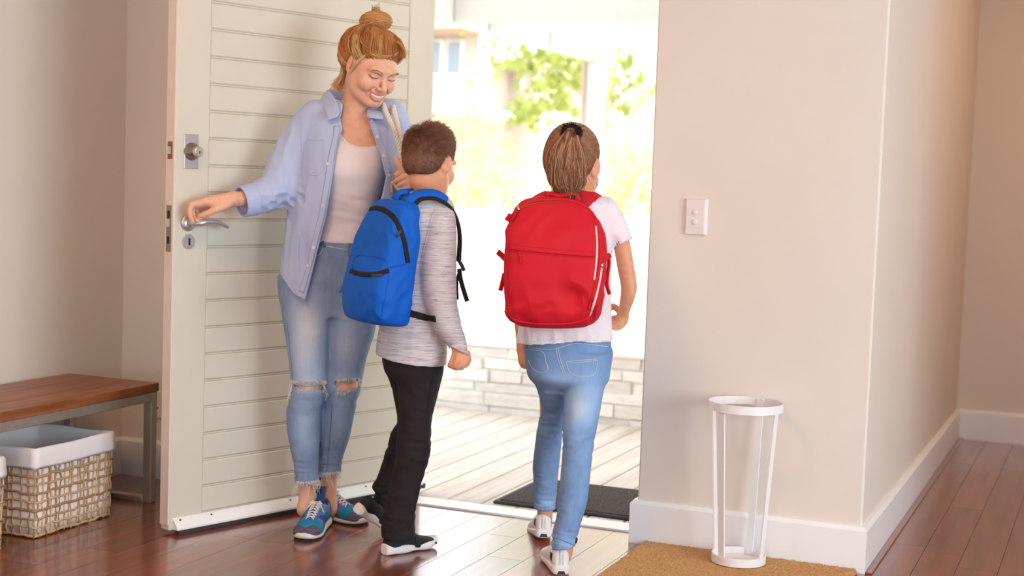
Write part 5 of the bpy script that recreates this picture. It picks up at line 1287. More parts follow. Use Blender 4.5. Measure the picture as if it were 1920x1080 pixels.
# short hair
bcap = Fld([('add', Ell(bh(0, .02, .040), np.array((.080, .097, .087))*bS, bHR), 0), ('add', Ell(bh(0, .055, -.012), np.array((.064, .060, .060))*bS, bHR), .03), ('sub', Ell(bh(0, -.125, -.03), np.array((.1, .085, .10))*bS, bHR), .012), ('sub', Box(bh(0, 0, -.145), np.array((.2, .2, .085))*bS, bHR), .008),
    ('sub', Ell(bh(-.086, -.004, -.018), (.016, .027, .044), bHR), .006), ('sub', Ell(bh(.086, -.004, -.018), (.016, .027, .044), bHR), .006)])
bcm = sdf_mesh('hair', bcap, .003, 'hair_b', br); bhit = Hit(B, [bcm])
BC = bh(0, .02, .03); paths, tn = [], []; whorl = bHR@np.array((.15, .55, .8)); whorl /= np.linalg.norm(whorl)
while len(paths) < 15000:
    d = rng.normal(0, 1, 3); d /= np.linalg.norm(d); e = bHR@d
    p, n, i, _ = bhit.t.ray_cast(Vector(BC+e*.3), Vector(-e))
    if p is None or np.linalg.norm(np.array(p)-BC) < .050: continue
    p = np.array(p); n = np.array(n); n = n*np.sign(n@e); fl_ = e-whorl*(e@whorl); fl_ = fl_/(np.linalg.norm(fl_)+1e-6); fl_ = fl_+.35*np.cross(whorl, fl_); fl_ -= n*(fl_@n)
    top = max(0, d[2]); L = (.010+.016*top)*rng.uniform(.7, 1.2)*(.6 if d[2] < -.25 else 1)
    dr = n*(.30+.5*top*rng.uniform(.3, 1.2))+fl_*.9+rng.normal(0, .16, 3); dr /= np.linalg.norm(dr)
    paths.append([p-n*.001, p+dr*L*.5, p+dr*L+fl_*L*.15]); tn.append(np.clip(.35+.3*(d[2] < -.2)+.12*math.sin(d[0]*17+d[2]*11)+rng.normal(0, .12), 0, 1))
strands('hair_strands', paths, .00075, .0003, 'hair_b', bcm, tn)
# streaked top
bsl = B.tube(barm)
bfold = [('disp', folds(71, (70, 70, 120), .0045, True, bump_mask(P(858, 625, -.1), (.06, .2, .07))), 0), ('disp', folds(72, (80, 80, 45), .0042, True, bump_mask(P(790, 640, 0), (.12, None, .08))), 0), ('disp', folds(73, (90, 90, 40), .0035, True, bump_mask(P(800, 500, 0), (.07, None, .14))), 0)]
zc = P(862, 657, -.105)
bsf = Fld([('add', Fld([('add', btorso, 0), ('add', bsl, .012)]+bfold), 0), ('sub', Fld([('add', B.loft([(r[0], r[1]+5, r[2]-5, r[3], r[4]-.009, r[5]-.009) for r in bt_rows[6:]]+[(720, 707, 832, 0, .1, .1)], 2.2), 0)]), .002), ('sub', Tube([P(862, 655, -.105), P(866, 675, -.105)], .0215), .002),
    ('int', Fn((lambda a, b: lambda Q: np.where(Q[0] > P(846, 640, -.1)[0]-.6*(Q[2]-zc[2])*0, (zc[2]-.001)-Q[2]+.45*(Q[0]-zc[0])*-1, np.interp(Q[0], a, b)-Q[2]))(*(lambda A: (A[:, 0], A[:, 2]))(np.array([P(*q, -.05) for q in ((690, 664), (705, 666), (740, 675), (780, 682), (833, 688), (850, 690))]))), (0, 0, 0), (1, 1, 1)), .002),
    ('sub', Ell(P(798, 350, 0), (.066, .066, .034)), .004)])
bsm = sdf_mesh('shirt', bsf, .0036, 'jersey', br); bsh = Hit(B, [bsm])
bsh.strip('armhole_seam', [(826, 372), (812, 400), (802, 440), (794, 470), (789, 500)], .0012, 'jersey', bsm, .0006, .6)
MB().tube(cr([P(*q) for q in ((768, 356, .02), (776, 362, -.045), (798, 366, -.062), (822, 361, -.045), (830, 354, .02))], 6), .0075, 8, flat=((0, -.4, 1), .5)).build('collar', 'jersey', bsm, True)
cf = cr([zc+np.array([.030*math.cos(a), .034*math.sin(a), .006+.45*-.030*math.cos(a)]) for a in np.linspace(0, 6.283, 14)], 3); MB().tube(cf, .0042, 8).build('cuff_seam', 'jersey', bsm, True)
# black jeans
brl = [(640, 716, 834, -.0, .095, .10), (690, 722, 832, -.0, .095, .10), (722, 746, 824.5, -.0, .085, .085), (768, 748, 813.5, -.01, .078, .075), (800, 746, 808, -.015, .072, .07), (838, 743, 808, -.02, .066, .066), (877, 739, 799, -.02, .06, .06), (909, 732, 789, -.025, .054, .056), (944, 724, 782, -.03, .054, .056), (972, 717, 778, -.03, .055, .058), (1000, 715, 778, -.03, .055, .058), (1008, 715.5, 778, -.03, .055, .058)]
bll = [(660, 716, 800, .03, .08, .09), (690, 719, 792, .05, .08, .085), (720, 733, 790, .07, .075, .08), (760, 742, 786, .1, .066, .07), (790, 745, 784, .12, .06, .065), (814, 733, 776, .15, .058, .06), (863, 718, 762, .2, .054, .056), (891, 709, 748, .22, .052, .055), (912, 698, 742, .23, .052, .055), (926, 704, 738, .24, .048, .05), (950, 690, 736, .245, .052, .052)]
bjo = Fld([('add', B.loft(brl), 0), ('add', B.loft(bll), .012), ('disp', folds(81, (50, 50, 170), .0036, True, bump_mask(P(770, 840, 0), (.2, None, .10))), 0), ('disp', folds(82, (60, 60, 200), .0045, True, bump_mask(P(735, 955, 0), (.2, None, .06))), 0), ('disp', folds(83, (70, 70, 80), .003, True, bump_mask(P(780, 730, 0), (.2, None, .07))), 0)])
bj = sdf_mesh('jeans', Fld([('add', bjo, 0), ('sub', Off(bjo, -.0105), 0), ('int', Fn(lambda Q: Q[2]-P(780, 668, 0)[2], (0, 0, 0), (1, 1, 1)), 0)]), .004, 'black_denim', br); bjh = Hit(B, [bj])
bjh.strip('side_seam', [(812, 700), (803, 760), (800, 820), (793, 880), (780, 940), (768, 990)], .0014, 'black_denim', bj, .0012); bjh.strip('pocket_seam', [(756, 690), (762, 705), (790, 706), (797, 690)], .0012, 'black_denim', bj, .0012); bjh.strip('hem_seam', [(716, 990), (735, 997), (776, 992)], .002, 'black_denim', bj, .001)
flb = lambda x, y, z=0: (lambda v: B.cam+v*((z-B.cam[2])/v[2]))(B.ray(x, y))
bhe = flb(721, 1041); bto = flb(808, 1025); u = bto-bhe; bto = bhe+u/np.linalg.norm(u)*.205
make_shoe(B, br, bhe, bto, (0, 0, 1), 'boot', 'shoe')
# trailing foot, up on its toe
tt = flb(716, 1000)+np.array([.01, .03, .004]); th = P(668, 963, tt[1]-.15)
dv = th-tt; th = tt+dv/np.linalg.norm(dv)*.2; upv = np.array([.70, .55, .42])
make_shoe(B, br, th, tt, upv, 'boot', 'shoe')

# --- blue backpack
pk = B.empty('backpack'); tag(pk, 'blue nylon backpack with black zips on the back of the boy', 'backpack')
pyaw = math.radians(-52); bot, topp = P(703, 602, -.10), P(731, 374, -.085)
az = (topp-bot)/np.linalg.norm(topp-bot); PH = np.linalg.norm(topp-bot); ax = np.array([math.cos(pyaw), math.sin(pyaw), 0]); ax -= az*(ax@az); ax /= np.linalg.norm(ax); ay = np.cross(az, ax); PR = np.stack([ax, ay, az], 1)
pk_rows = [(-.006, 0, 0, .085, .045, .06), (.006, 0, 0, .110, .062, .07), (.05, 0, -.004, .117, .072, .074), (.12, 0, -.004, .118, .074, .074), (.19, 0, 0, .116, .068, .072), (.26, 0, .006, .116, .062, .068), (.32, 0, .014, .110, .054, .060), (.36, 0, .022, .096, .046, .05), (.385, 0, .030, .07, .034, .036)]
kz = PH/.385; pkl = Loft([(r[0]*kz,)+r[1:]+(4.2 if r[0] < .3 else 3.0,) for r in pk_rows], bot, PR, .006)
pw = lambda x, y, z: bot+PR@np.array((x, y, z*kz))
pkF = Fld([('add', pkl, 0), ('add', Ell(pw(-.0, -.060, .10), (.098, .026, .098), PR), .012), ('disp', folds(91, (90, 90, 60), .007, True, bump_mask(P(720, 560, -.1), (.09, None, .07))), 0), ('disp', folds(92, (80, 80, 70), .005, True, bump_mask(P(735, 420, -.1), (.1, None, .08))), 0)])
pkm = sdf_mesh('pack_body', pkF, .0034, 'nylon_blue', pk); ph = Hit(B, [pkm])
zp = ph.strip('main_zip', [(694, 392), (704, 389.5), (720, 394), (735, 404), (747, 423), (757, 449), (762, 475), (765, 492)], .0085, 'black_web', pk, .0006, .35)
ph.strip('pocket_zip', [(657, 508), (672, 513), (690, 515.5), (710, 513), (729, 507)], .0075, 'black_web', pk, .0008, .35)
ph.strip('pocket_top_seam', [(661, 503), (663, 484), (672, 479), (695, 480), (715, 484), (725, 490), (728, 505)], .0018, 'nylon_blue_dark', pk, .0006, .6)
ph.strip('side_seam', [(729, 508), (727, 530), (722, 560), (716, 585), (713, 606)], .0015, 'nylon_blue_dark', pk, .0006, .6)
ph.strip('side_pocket_hem', [(731, 501), (748, 498), (771, 491)], .0022, 'nylon_blue_dark', pk, .0008, .5)
ph.strip('bottom_seam', [(645, 596), (668, 605), (690, 611), (716, 615), (745, 616)], .0016, 'nylon_blue_dark', pk, .0006, .5)
for L in ([(752, 431), (749, 436), (744, 443)], [(697, 516), (707, 517), (717, 516)]): ph.strip('zip_pull', L, .0045, 'rubber', pk, .004, .4)
# straps: two over the shoulders (blue padding turning to black), hip belt, adjusters
def ribbon(fig, name, L, w, nrm, mat, par, ratio=.25):
    return MB().tube(cr(fig.pts(L), 5), w, 8, flat=(nrm, ratio)).build(name, mat, par, True)
def ribbon_on(fig, ht, name, L, w, mat, par, off=.004, ratio=.16):
    C = cr(fig.pts(L), 5); Q, N = [], []; ctr = np.array([C[:, 0].mean(), 0, 0])
    for p in C:
        q, n, i, d = ht.t.find_nearest(Vector(p)); q = np.array(q); n = np.array(n)
        if n@(p-q) < 0 and d > .0005: n = -n
        if n[2] < -.2: n = -n
        Q.append(q+n*off if d < .05 else p); N.append(n)
    Q = np.array(Q); N = np.array(N)
    for _ in range(3): Q[1:-1] = .25*Q[:-2]+.5*Q[1:-1]+.25*Q[2:]; N[1:-1] = .25*N[:-2]+.5*N[1:-1]+.25*N[2:]
    return MB().tube(Q, w, 10, flat=(N, ratio)).build(name, mat, par, True)
s1 = [(763, 380, -.075), (775, 368, -.062), (794, 359, -.062), (814, 360, -.066), (828, 366, -.055)]
ribbon(B, 'shoulder_strap', [(762, 382, -.112), (772, 371, -.106), (785, 364, -.098), (800, 362, -.092), (815, 363, -.087), (828, 368, -.08), (838, 376, -.07)], .0155, (.1, -.8, .6), 'nylon_blue', pk, .3); ribbon(B, 'shoulder_strap', [(742, 372, -.07), (752, 361, -.055), (764, 356, -.03), (770, 357, .02)], .020, (-.2, -.4, .9), 'nylon_blue', pk)
ribbon(B, 'strap_binding', [(776, 384, -.112), (787, 374.5, -.108), (800, 371.5, -.102), (815, 372, -.097), (829, 377, -.088), (843, 387, -.066), (853, 402, -.045), (860, 425, -.03), (862, 450, -.03), (861, 475, -.035), (860, 490, -.04)], .0085, (.4, -.6, .7), 'black_web', pk, .5)
ribbon(B, 'strap_buckle', [(860, 488, -.04), (866, 498, -.042), (870, 508, -.042)], .006, (.3, -1, 0), 'rubber', pk, .6)
ribbon(B, 'strap_end', [(861, 504, -.042), (863, 520, -.043), (868, 540, -.044), (876, 565, -.045)], .0075, (.4, -1, 0), 'black_web', pk, .2); ribbon(B, 'strap_end', [(862, 505, -.04), (858, 520, -.04), (857, 540, -.04), (858, 562, -.042)], .004, (.2, -1, 0), 'black_web', pk, .4)
ribbon(B, 'carry_loop', [(742, 376, -.085), (748, 363, -.09), (760, 360, -.085), (768, 372, -.082)], .008, (0, -1, .4), 'nylon_blue', pk, .25)
Lb = [(766, 586), (775, 589), (790, 593), (803, 596), (817, 598)]
hb_ = Hit(B, [bsm]).line(Lb, .002)
if len(hb_[0]): MB().tube(np.vstack([P(762, 585, -.10), hb_[0]]), .0105, 8, flat=(np.vstack([hb_[1][0], hb_[1]]), .2)).build('hip_belt', 'black_web', pk, True)

# ================================================================== the girl with the red pack
G = Fig((-1.60, 4.25)); P = G.px
gr = G.empty('person'); tag(gr, 'girl with brown ponytail in white tee and light blue jeans stepping out, seen from behind', 'person')
gHR = rot(math.radians(180-24), math.radians(10), 0); gHO = P(1075, 312, .0); gS = 1.0
gh = lambda *p: gHO+gHR@(np.array(p)*gS)
gt_rows = [(352, 1044, 1098, .0, .05, .05), (362, 1028, 1116, .0, .06, .06), (374, 1003, 1136, .0, .072, .07), (392, 988, 1146, .0, .085, .08), (430, 982, 1146, .0, .095, .09), (490, 979, 1146, .0, .095, .09), (550, 976, 1146, .0, .095, .09), (600, 974, 1147, .0, .10, .10), (625, 971, 1148, .0, .108, .108), (650, 964, 1149, .0, .114, .114), (670, 960, 1150, .0, .114, .114)]
gto = G.loft(gt_rows, 2.3)
gslv = [(1134, 392, 0, 24), (1148, 415, -.005, 23), (1160, 438, -.01, 21.5), (1168, 456, -.012, 20.5)]
garm = [(1138, 398, 0, 17), (1156, 430, -.01, 16.5), (1166, 460, -.012, 16), (1173, 500, -.02, 16), (1179, 535, -.03, 15.5), (1177, 555, -.025, 14), (1172, 575, .0, 11.5), (1168, 590, .03, 10)]
gf = lambda L: G.tube(L)
gsk = Fld(head_ops(gHO, gHR, gS, False, 1.05) + [('add', Tube([P(1071, 372, .0), P(1073, 352, .002), gh(0, .028, -.06), gh(0, .028, 0)], [.05, .046, .048, .05]), .03),
    ('add', G.loft([(370, 1030, 1112, 0, .045, .045), (400, 1006, 1130, 0, .065, .06), (500, 1000, 1126, 0, .075, .07), (640, 996, 1128, 0, .08, .08), (690, 1002, 1128, 0, .08, .08)]), .02),
    limb(G, garm, .02), ('add', G.tube([(1168, 590, .03, 9.5), (1166, 598, .035, 12.5), (1162, 606, .035, 11.5)], (1, 1.1, 1)), .01),
    ('add', Grp([gf(q) for q in ([(1158, 597, .04, 5.4), (1151, 596, .045, 5), (1146, 600, .042, 4.4)], [(1160, 603, .03, 5.2), (1152, 604, .032, 4.8), (1147, 607, .03, 4.2)], [(1161, 609, .022, 5.2), (1153, 611, .022, 4.8), (1148, 612, .02, 4.2)], [(1164, 613, .016, 4.8), (1157, 616, .014, 4.3), (1151, 616, .012, 3.8)])], .001), .005),
    ('add', gf([(1166, 588, .045, 6.5), (1156, 578, .055, 6), (1149, 574, .055, 5.4), (1144, 580, .05, 4.6)]), .008),
    limb(G, [(990, 420, .05, 17), (978, 500, .08, 16), (976, 580, .10, 14), (978, 630, .10, 11), (980, 655, .10, 11.5), (982, 668, .10, 11)], .02),
    ('add', Grp([gf(q) for q in ([(976, 664, .09, 5), (976, 676, .088, 4.8), (980, 686, .09, 4.3)], [(980, 668, .085, 5), (980, 680, .084, 4.8), (984, 688, .088, 4.3)], [(985, 667, .083, 5), (986, 679, .082, 4.6), (989, 686, .086, 4.2)])], .001), .005),
    limb(G, [(1100, 690, -.0, 28), (1086, 800, -.06, 20), (1076, 900, -.11, 17), (1063, 1010, -.13, 15), (1058, 1040, -.13, 15)], .02), limb(G, [(1035, 690, .05, 26), (1032, 780, .14, 20), (1024, 870, .24, 16), (1022, 960, .27, 15), (1019, 985, .27, 15)], .02)])
zA, zB = P(1080, 372, 0)[2], P(1160, 562, 0)[2]; zC = P(1000, 700, .1)[2]; lo, hi = gsk.lo-.012, gsk.hi+.012
sdf_mesh('body', gsk, .005, 'skin_k', gr, regions=[((lo[0], lo[1], zA-.004), (hi[0], hi[1], hi[2]), .003), ((lo[0], lo[1], zB-.005), (hi[0], hi[1], zA+.003), .005), ((lo[0], lo[1], zC-.003), (hi[0], hi[1], zB+.003), .003), ((lo[0], lo[1], lo[2]), (hi[0], hi[1], zC+.003), .006)], attr=lambda V: 0*V[:, 0])
# hair: cap combed up to the tie, ponytail
tie = P(1071, 252, -.075)
gcap = Fld([('add', Ell(gh(0, .02, .042), (.080, .097, .088), gHR), 0), ('add', Ell(gh(0, .055, .0), (.070, .062, .07), gHR), .03), ('sub', Ell(gh(0, -.125, -.03), (.1, .085, .10), gHR), .012), ('sub', Box(gh(0, 0, -.150), (.2, .2, .085), gHR), .008), ('sub', Ell(gh(-.086, .004, -.016), (.016, .024, .040), gHR), .006), ('sub', Ell(gh(.086, .004, -.016), (.016, .024, .040), gHR), .006)])
gcm = sdf_mesh('hair', gcap, .003, 'hair_g', gr); ghit = Hit(G, [gcm]); GC = gh(0, .02, .03); paths, tn = [], []
k1 = tie-GC; k1 /= np.linalg.norm(k1)
while len(paths) < 5000:
    d = rng.normal(0, 1, 3); d /= np.linalg.norm(d); e0 = gHR@d; pts = []
    for u in np.linspace(0, .96, 8):
        e = e0*(1-u)+k1*u; e /= np.linalg.norm(e); p, n, i, _ = ghit.t.ray_cast(Vector(GC+e*.3), Vector(-e))
        if p is None or (u == 0 and np.linalg.norm(np.array(p)-GC) < .07): pts = None; break
        pts.append(np.array(p)+e*(.001+.002*math.sin(u*3.1)*rng.uniform(0, 1)))
    if pts: paths.append(pts); a_ = math.atan2(d[0], d[2]); tn.append(np.clip(.42+.14*math.sin(a_*17)+rng.normal(0, .1), 0, 1))
strands('hair_strands', paths, .0008, .0006, 'hair_g', gcm, tn)
tail = [(1070, 247, -.085, 11), (1068, 258, -.105, 17), (1062, 280, -.125, 30), (1061, 305, -.125, 37), (1062, 330, -.12, 37), (1064, 348, -.118, 31), (1066, 362, -.118, 14)]
tlF = Fld([('add', G.tube([(x, y, f, r*(.55 if y < 290 else .84)) for x, y, f, r in tail], (1, .62, 1)), 0), ('disp', lambda Q: .003*np.sin(210*Q[0]+18*Q[2]+3*np.sin(25*Q[2])), 0)])
tlm = sdf_mesh('ponytail', tlF, .003, 'hair_g', gr)
C_ = cr([(*P(x, y, f), G.rad(r, f)) for x, y, f, r in tail], 3); paths, tn = [], []
for i in range(4200):
    K = 14; end = rng.uniform(.72, 1.06); t_ = np.linspace(0, min(end, 1.0), K); idx = t_*(len(C_)-1); c = np.stack([np.interp(idx, np.arange(len(C_)), C_[:, j]) for j in range(4)], 1)
    a0 = rng.uniform(0, 6.28); rr = rng.uniform(.55, 1.04); tw = rng.normal(0, .5); a = a0+tw*t_; w_ = np.sin(t_*7+a0*2)*.07
    ox = np.cos(a)*(rr+w_); oy = np.sin(a)*(rr+w_)*.66; pts = c[:, :3]+np.stack([ox*c[:, 3], oy*c[:, 3], 0*ox], 1)
    if end > 1: pts[-1] += np.array([rng.normal(0, .004), 0, -.012])
    if rng.random() < .06: pts[K//2:] += np.linspace(0, 1, K-K//2)[:, None]*rng.normal(0, .014, 3)
    paths.append(pts); tn.append(np.clip(.48+.25*math.sin(a0*9)+.14*math.sin(a0*23)+rng.normal(0, .10), 0, 1))
strands('ponytail_strands', paths, .00085, .0005, 'hair_g', tlm, tn)
paths, tn = [], []
for i in range(60):
    q = [P(1108+rng.normal(0, 3), 318+rng.normal(0, 8), .01), P(1106+rng.normal(0, 3), 345, .0), P(1110+rng.normal(0, 4), 352+rng.normal(0, 6), -.01), P(1114+rng.normal(0, 6), 364+rng.normal(0, 6), -.01)]; paths.append(cr(q, 3)); tn.append(rng.uniform(.3, .8))
strands('loose_locks', paths, .0006, .0003, 'hair_g', gcm, tn)
sc_ = MB(); e1 = np.cross(k1, (0, 1, .3)); e1 /= np.linalg.norm(e1); e2 = np.cross(k1, e1); ts = np.linspace(0, 2*math.pi, 49); tc = tie+k1*.004
sc_.tube([tc+(.023+.003*math.sin(17*a))*(math.cos(a)*e1+math.sin(a)*e2)+k1*.003*math.sin(13*a) for a in ts], .0125, 8); sc_.build('hair_tie', 'scrunchie', gr, True)
paths = [[tc+v*.026, tc+v*.026+w*.5, tc+v*.026+w] for v, w in ((math.cos(a)*e1+math.sin(a)*e2+k1*.25, rng.normal(0, .006, 3)+k1*rng.uniform(.004, .014)) for a in rng.uniform(0, 6.28, 200))]
strands('hair_tie_fringe', paths, .0012, .0005, 'scrunchie', gcm)
MB().disc(gh(.081, .012, .034), gHR@np.array((1, .3, 0)), .003, .002, 10).build('hair_clip', 'silver', gcm)
# tee
gfo = [('disp', folds(111, (100, 100, 60), .004, True, bump_mask(P(1060, 630, 0), (None, None, .05))), 0), ('disp', folds(112, (90, 90, 60), .0035, True, bump_mask(P(1150, 430, 0), (.06, None, .09))), 0)]
gou = Fld([('add', gto, 0), ('add', G.tube(gslv), .02)]+gfo); gin = Fld([('add', Off(gto, -.005), 0), ('add', Off(G.tube(gslv), -.005), .02)]+gfo)
gd = P(1168, 458, -.012)-P(1148, 415, -.005); gd /= np.linalg.norm(gd); ge = P(1168, 457, -.012); w5 = wav(77, 5, (300, 300, 300))
gA = np.array([P(*q, -.05) for q in ((955, 645), (963, 646), (1000, 644), (1035, 642), (1085, 637), (1100, 640), (1148, 641), (1160, 641))])
def ghem(Q):
    a = np.interp(Q[0], gA[:, 0], gA[:, 2])-Q[2]; b = (Q[0]-ge[0])*gd[0]+(Q[1]-ge[1])*gd[1]+(Q[2]-ge[2])*gd[2]+.0016*w5(Q)
    return np.where((Q[0] > P(1149, 470, 0)[0]) & (Q[2] > P(1150, 560, 0)[2]), np.maximum(a, b), a)
gsm = sdf_mesh('tee_shirt', Fld([('add', gou, 0), ('sub', gin, .0), ('sub', Ell(P(1071, 352, .0), (.062, .062, .028)), .004), ('sub', Tube([ge-gd*.01, ge+gd*.05], .0315), .001), ('int', Fn(ghem, (0, 0, 0), (1, 1, 1)), .002)]), .0036, 'tee', gr)
gsh = Hit(G, [gsm]); gsh.strip('sleeve_hem', [(1151, 463), (1162, 459), (1175, 452), (1188, 441)], .002, 'tee', gsm, .0006, .5); gsh.strip('hem_seam', [(965, 643), (1000, 641), (1035, 639), (1080, 635), (1100, 637), (1146, 638)], .0018, 'tee', gsm, .0006, .5)
MB().tube(cr([P(*q) for q in ((1046, 350, .0), (1052, 360, -.045), (1072, 364, -.058), (1092, 360, -.045), (1099, 350, .0))], 6), .006, 8, flat=((0, -.4, 1), .5)).build('neck_binding', 'tee', gsm, True)
# jeans
gpel = [(612, 992, 1142, .01, .092, .09), (640, 988, 1146, .01, .10, .095), (669, 988, 1145, .01, .108, .095), (690, 990, 1142, .015, .11, .095), (712, 995, 1137, .02, .10, .095), (732, 1028, 1104, .03, .03, .04)]
grl = [(660, 1066, 1145, .0, .10, .10), (706, 1060, 1137, -.0, .094, .09), (743, 1057.5, 1129.6, -.015, .08, .08), (776, 1056, 1124, -.03, .07, .072), (802, 1055, 1118.5, -.04, .064, .066), (836, 1055, 1113, -.055, .06, .062), (858, 1054, 1110, -.07, .06, .06), (887, 1051.5, 1107, -.09, .06, .058), (915, 1049, 1104, -.11, .058, .056), (939, 1046, 1101, -.12, .056, .055), (969, 1043, 1092.6, -.13, .052, .053), (1000, 1036.5, 1084, -.135, .05, .052), (1020, 1035, 1079.5, -.135, .05, .052), (1040, 1034, 1077, -.135, .05, .052)]
gll = [(660, 988, 1066, .02, .095, .09), (698, 992.6, 1064, .04, .09, .09), (732, 1007, 1062, .08, .075, .08), (758, 1013, 1060, .11, .066, .07), (772, 1014, 1058, .13, .062, .066), (795, 1009, 1056, .155, .062, .062), (828, 1004, 1053, .19, .06, .058), (872, 999, 1048.5, .23, .056, .054), (902, 1000, 1045.5, .25, .052, .05), (921, 998, 1044, .26, .05, .05), (940, 1000.5, 1042, .265, .05, .05), (962, 1002, 1040, .27, .05, .05)]
gjo = Fld([('add', G.loft(gpel), 0), ('add', G.loft(grl), .025), ('add', G.loft(gll), .025),
  ('disp', folds(121, (60, 60, 210), .0034, True, bump_mask(P(1085, 820, 0), (.2, None, .05))), 0), ('disp', folds(122, (70, 70, 230), .0042, True, bump_mask(P(1065, 985, 0), (.2, None, .045))), 0), ('disp', folds(123, (70, 70, 230), .0036, True, bump_mask(P(1020, 905, .2), (.05, None, .05))), 0), ('disp', folds(124, (70, 70, 230), .0032, True, bump_mask(P(1030, 765, .1), (.05, None, .035))), 0)])
z1, z2 = P(1056, 1024, -.135)[2], P(1020, 953, .27)[2]
gj = sdf_mesh('jeans', Fld([('add', gjo, 0), ('sub', Off(gjo, -.0105), 0), ('int', Fn(lambda Q: np.maximum(np.where(Q[1] > .12, z2-Q[2], z1-Q[2]+.22*(Q[0]-P(1056, 1020, -.135)[0])), Q[2]-P(1060, 620, 0)[2]), (0, 0, 0), (1, 1, 1)), .001)]), .0036, 'denim_g', gr,
  attr=fading([(P(1095, 735, -.1), (.06, .09, .09), .34), (P(1040, 715, -.05), (.05, .1, .06), .28), (P(1085, 775, -.1), (.04, .1, .05), .35), (P(1020, 950, .2), (.06, .08, .02), .3), (P(1056, 1020, -.15), (.06, .08, .025), .3)]))
gjh = Hit(G, [gj])
for L in ([(1061, 678), (1108, 674), (1120, 673), (1118, 690), (1112, 704), (1085, 706), (1068, 698), (1061, 678)], [(990, 655), (1019, 660), (1022, 676), (1028, 692), (1014, 699), (998, 690), (991, 675)]): gjh.strip('back_pocket_seam', L, .0011, 'stitch', gj, .0009, .6); 
for L in ([(1042, 648), (1044, 665), (1050, 685), (1058, 705)], [(1046, 648), (1048, 665), (1054, 685), (1059, 700)], [(990, 650), (1020, 655), (1043, 654), (1080, 644), (1140, 650)], [(1063, 681), (1108, 677), (1120, 676)]): gjh.strip('seam', L, .001, 'stitch', gj, .0009, .6)
for L in ([(1037, 1008), (1055, 1013), (1080, 1024)], [(1002, 948), (1020, 951), (1041, 947)]): gjh.strip('hem_seam', L, .0016, 'denim_g', gj, .001, .6)
for L in ([(1081, 1010), (1079, 1018), (1080, 1022)], [(999, 936), (1000, 944), (1001, 950)]): gjh.strip('ankle_zip', L, .006, 'black_web', gj, .001, .4)
flg = lambda x, y, z=0: (lambda v: G.cam+v*((z-G.cam[2])/v[2]))(G.ray(x, y))
gh1 = flg(1052, 1079)+np.array([0, .0, .0]); dr_ = np.array([-.12, .99, 0]); make_shoe(G, gr, gh1, gh1+dr_/np.linalg.norm(dr_)*.225, (0, 0, 1), 'white', 'shoe')
gl = P(1019, 1009, .225); dl = np.array([-.06, .97, -.16]); dl /= np.linalg.norm(dl); make_shoe(G, gr, gl, gl+dl*.225, (0, .16, 1), 'white', 'shoe')

# --- red backpack
rk = G.empty('backpack'); tag(rk, 'large red canvas backpack with white zip teeth on the back of the girl', 'backpack')
rrows = [(614, 985, 1068, -.155, .03, .06, 2.6), (610, 968, 1094, -.155, .055, .065, 3), (597, 954, 1116, -.16, .072, .072, 3.4), (575, 948, 1126, -.162, .08, .076, 3.6), (540, 944.5, 1131, -.163, .083, .078, 3.8), (500, 944.5, 1136, -.163, .083, .078, 3.8), (464, 947.5, 1138, -.16, .08, .076, 3.8), (437, 949, 1135, -.155, .074, .072, 3.6), (413, 955, 1125, -.148, .064, .066, 3.2), (392, 967, 1108, -.14, .052, .056, 3), (376, 984, 1086, -.132, .038, .044, 2.6), (369, 1010, 1062, -.128, .022, .03, 2.3)]
rkF = Fld([('add', G.loft(rrows), 0), ('add', Ell(P(1034, 530, -.225), (.125, .028, .12)), .02), ('disp', folds(231, (70, 50, 46), .011, True, bump_mask(P(1060, 560, -.2), (.12, None, .08))), 0), ('disp', folds(132, (54, 50, 46), .011, True, bump_mask(P(1030, 430, -.2), (.12, None, .07))), 0), ('disp', folds(133, (200, 80, 70), .009, True, bump_mask(P(1108, 580, -.2), (.035, None, .06))), 0), ('disp', folds(134, (110, 40, 80), .007, True, bump_mask(P(970, 590, -.2), (.05, None, .04))), 0)])
rkm = sdf_mesh('pack_body', rkF, .0038, 'canvas_red', rk); rh = Hit(G, [rkm])
ns = lambda *a, **k: rh.strip(*a, **k)
ns('front_flap_hem', [(955, 463), (985, 467), (1030, 471), (1075, 475), (1113, 477)], .0075, 'canvas_red', rk, .0012, .3); ns('flap_seam', [(955, 469), (985, 473.5), (1030, 477.5), (1075, 481), (1113, 483)], .0016, 'canvas_red', rk, .0012, .8)
ns('flap_stitching', [(956, 459), (985, 463), (1030, 467), (1075, 471), (1113, 473)], .0008, 'canvas_red', rk, .0012, .8)
ns('top_piping', [(957, 410), (966, 397), (984, 383), (1005, 377), (1040, 374), (1070, 376), (1095, 386), (1112, 402), (1121, 425), (1124, 450)], .0055, 'canvas_red', rk, .001, .7)
ns('main_zip', [(975, 392), (990, 384), (1010, 380.5), (1035, 379), (1058, 380)], .0022, 'brass', rk, .001, .5)
ns('side_zip', [(1117, 424), (1119, 450), (1119, 475), (1117, 500), (1114, 525)], .0030, 'zip_white', rk, .0012, .5)
ns('zip_cover', [(1123, 424), (1126, 455), (1126, 485), (1121, 515), (1112, 550), (1103, 580)], .0050, 'canvas_red', rk, .001, .7)
ns('lower_side_zip', [(1128, 496), (1126, 515), (1121, 540), (1114, 568), (1105, 592)], .0038, 'zip_white', rk, .0016, .5)
ns('bottom_piping', [(958, 596), (975, 603), (1000, 606.5), (1035, 607.5), (1070, 606), (1096, 600), (1104, 593)], .0040, 'canvas_red', rk, .001, .7)
ns('side_seam', [(958, 412), (954, 440), (953, 465), (951, 500), (951, 540), (955, 575)], .0018, 'canvas_red', rk, .001, .8)
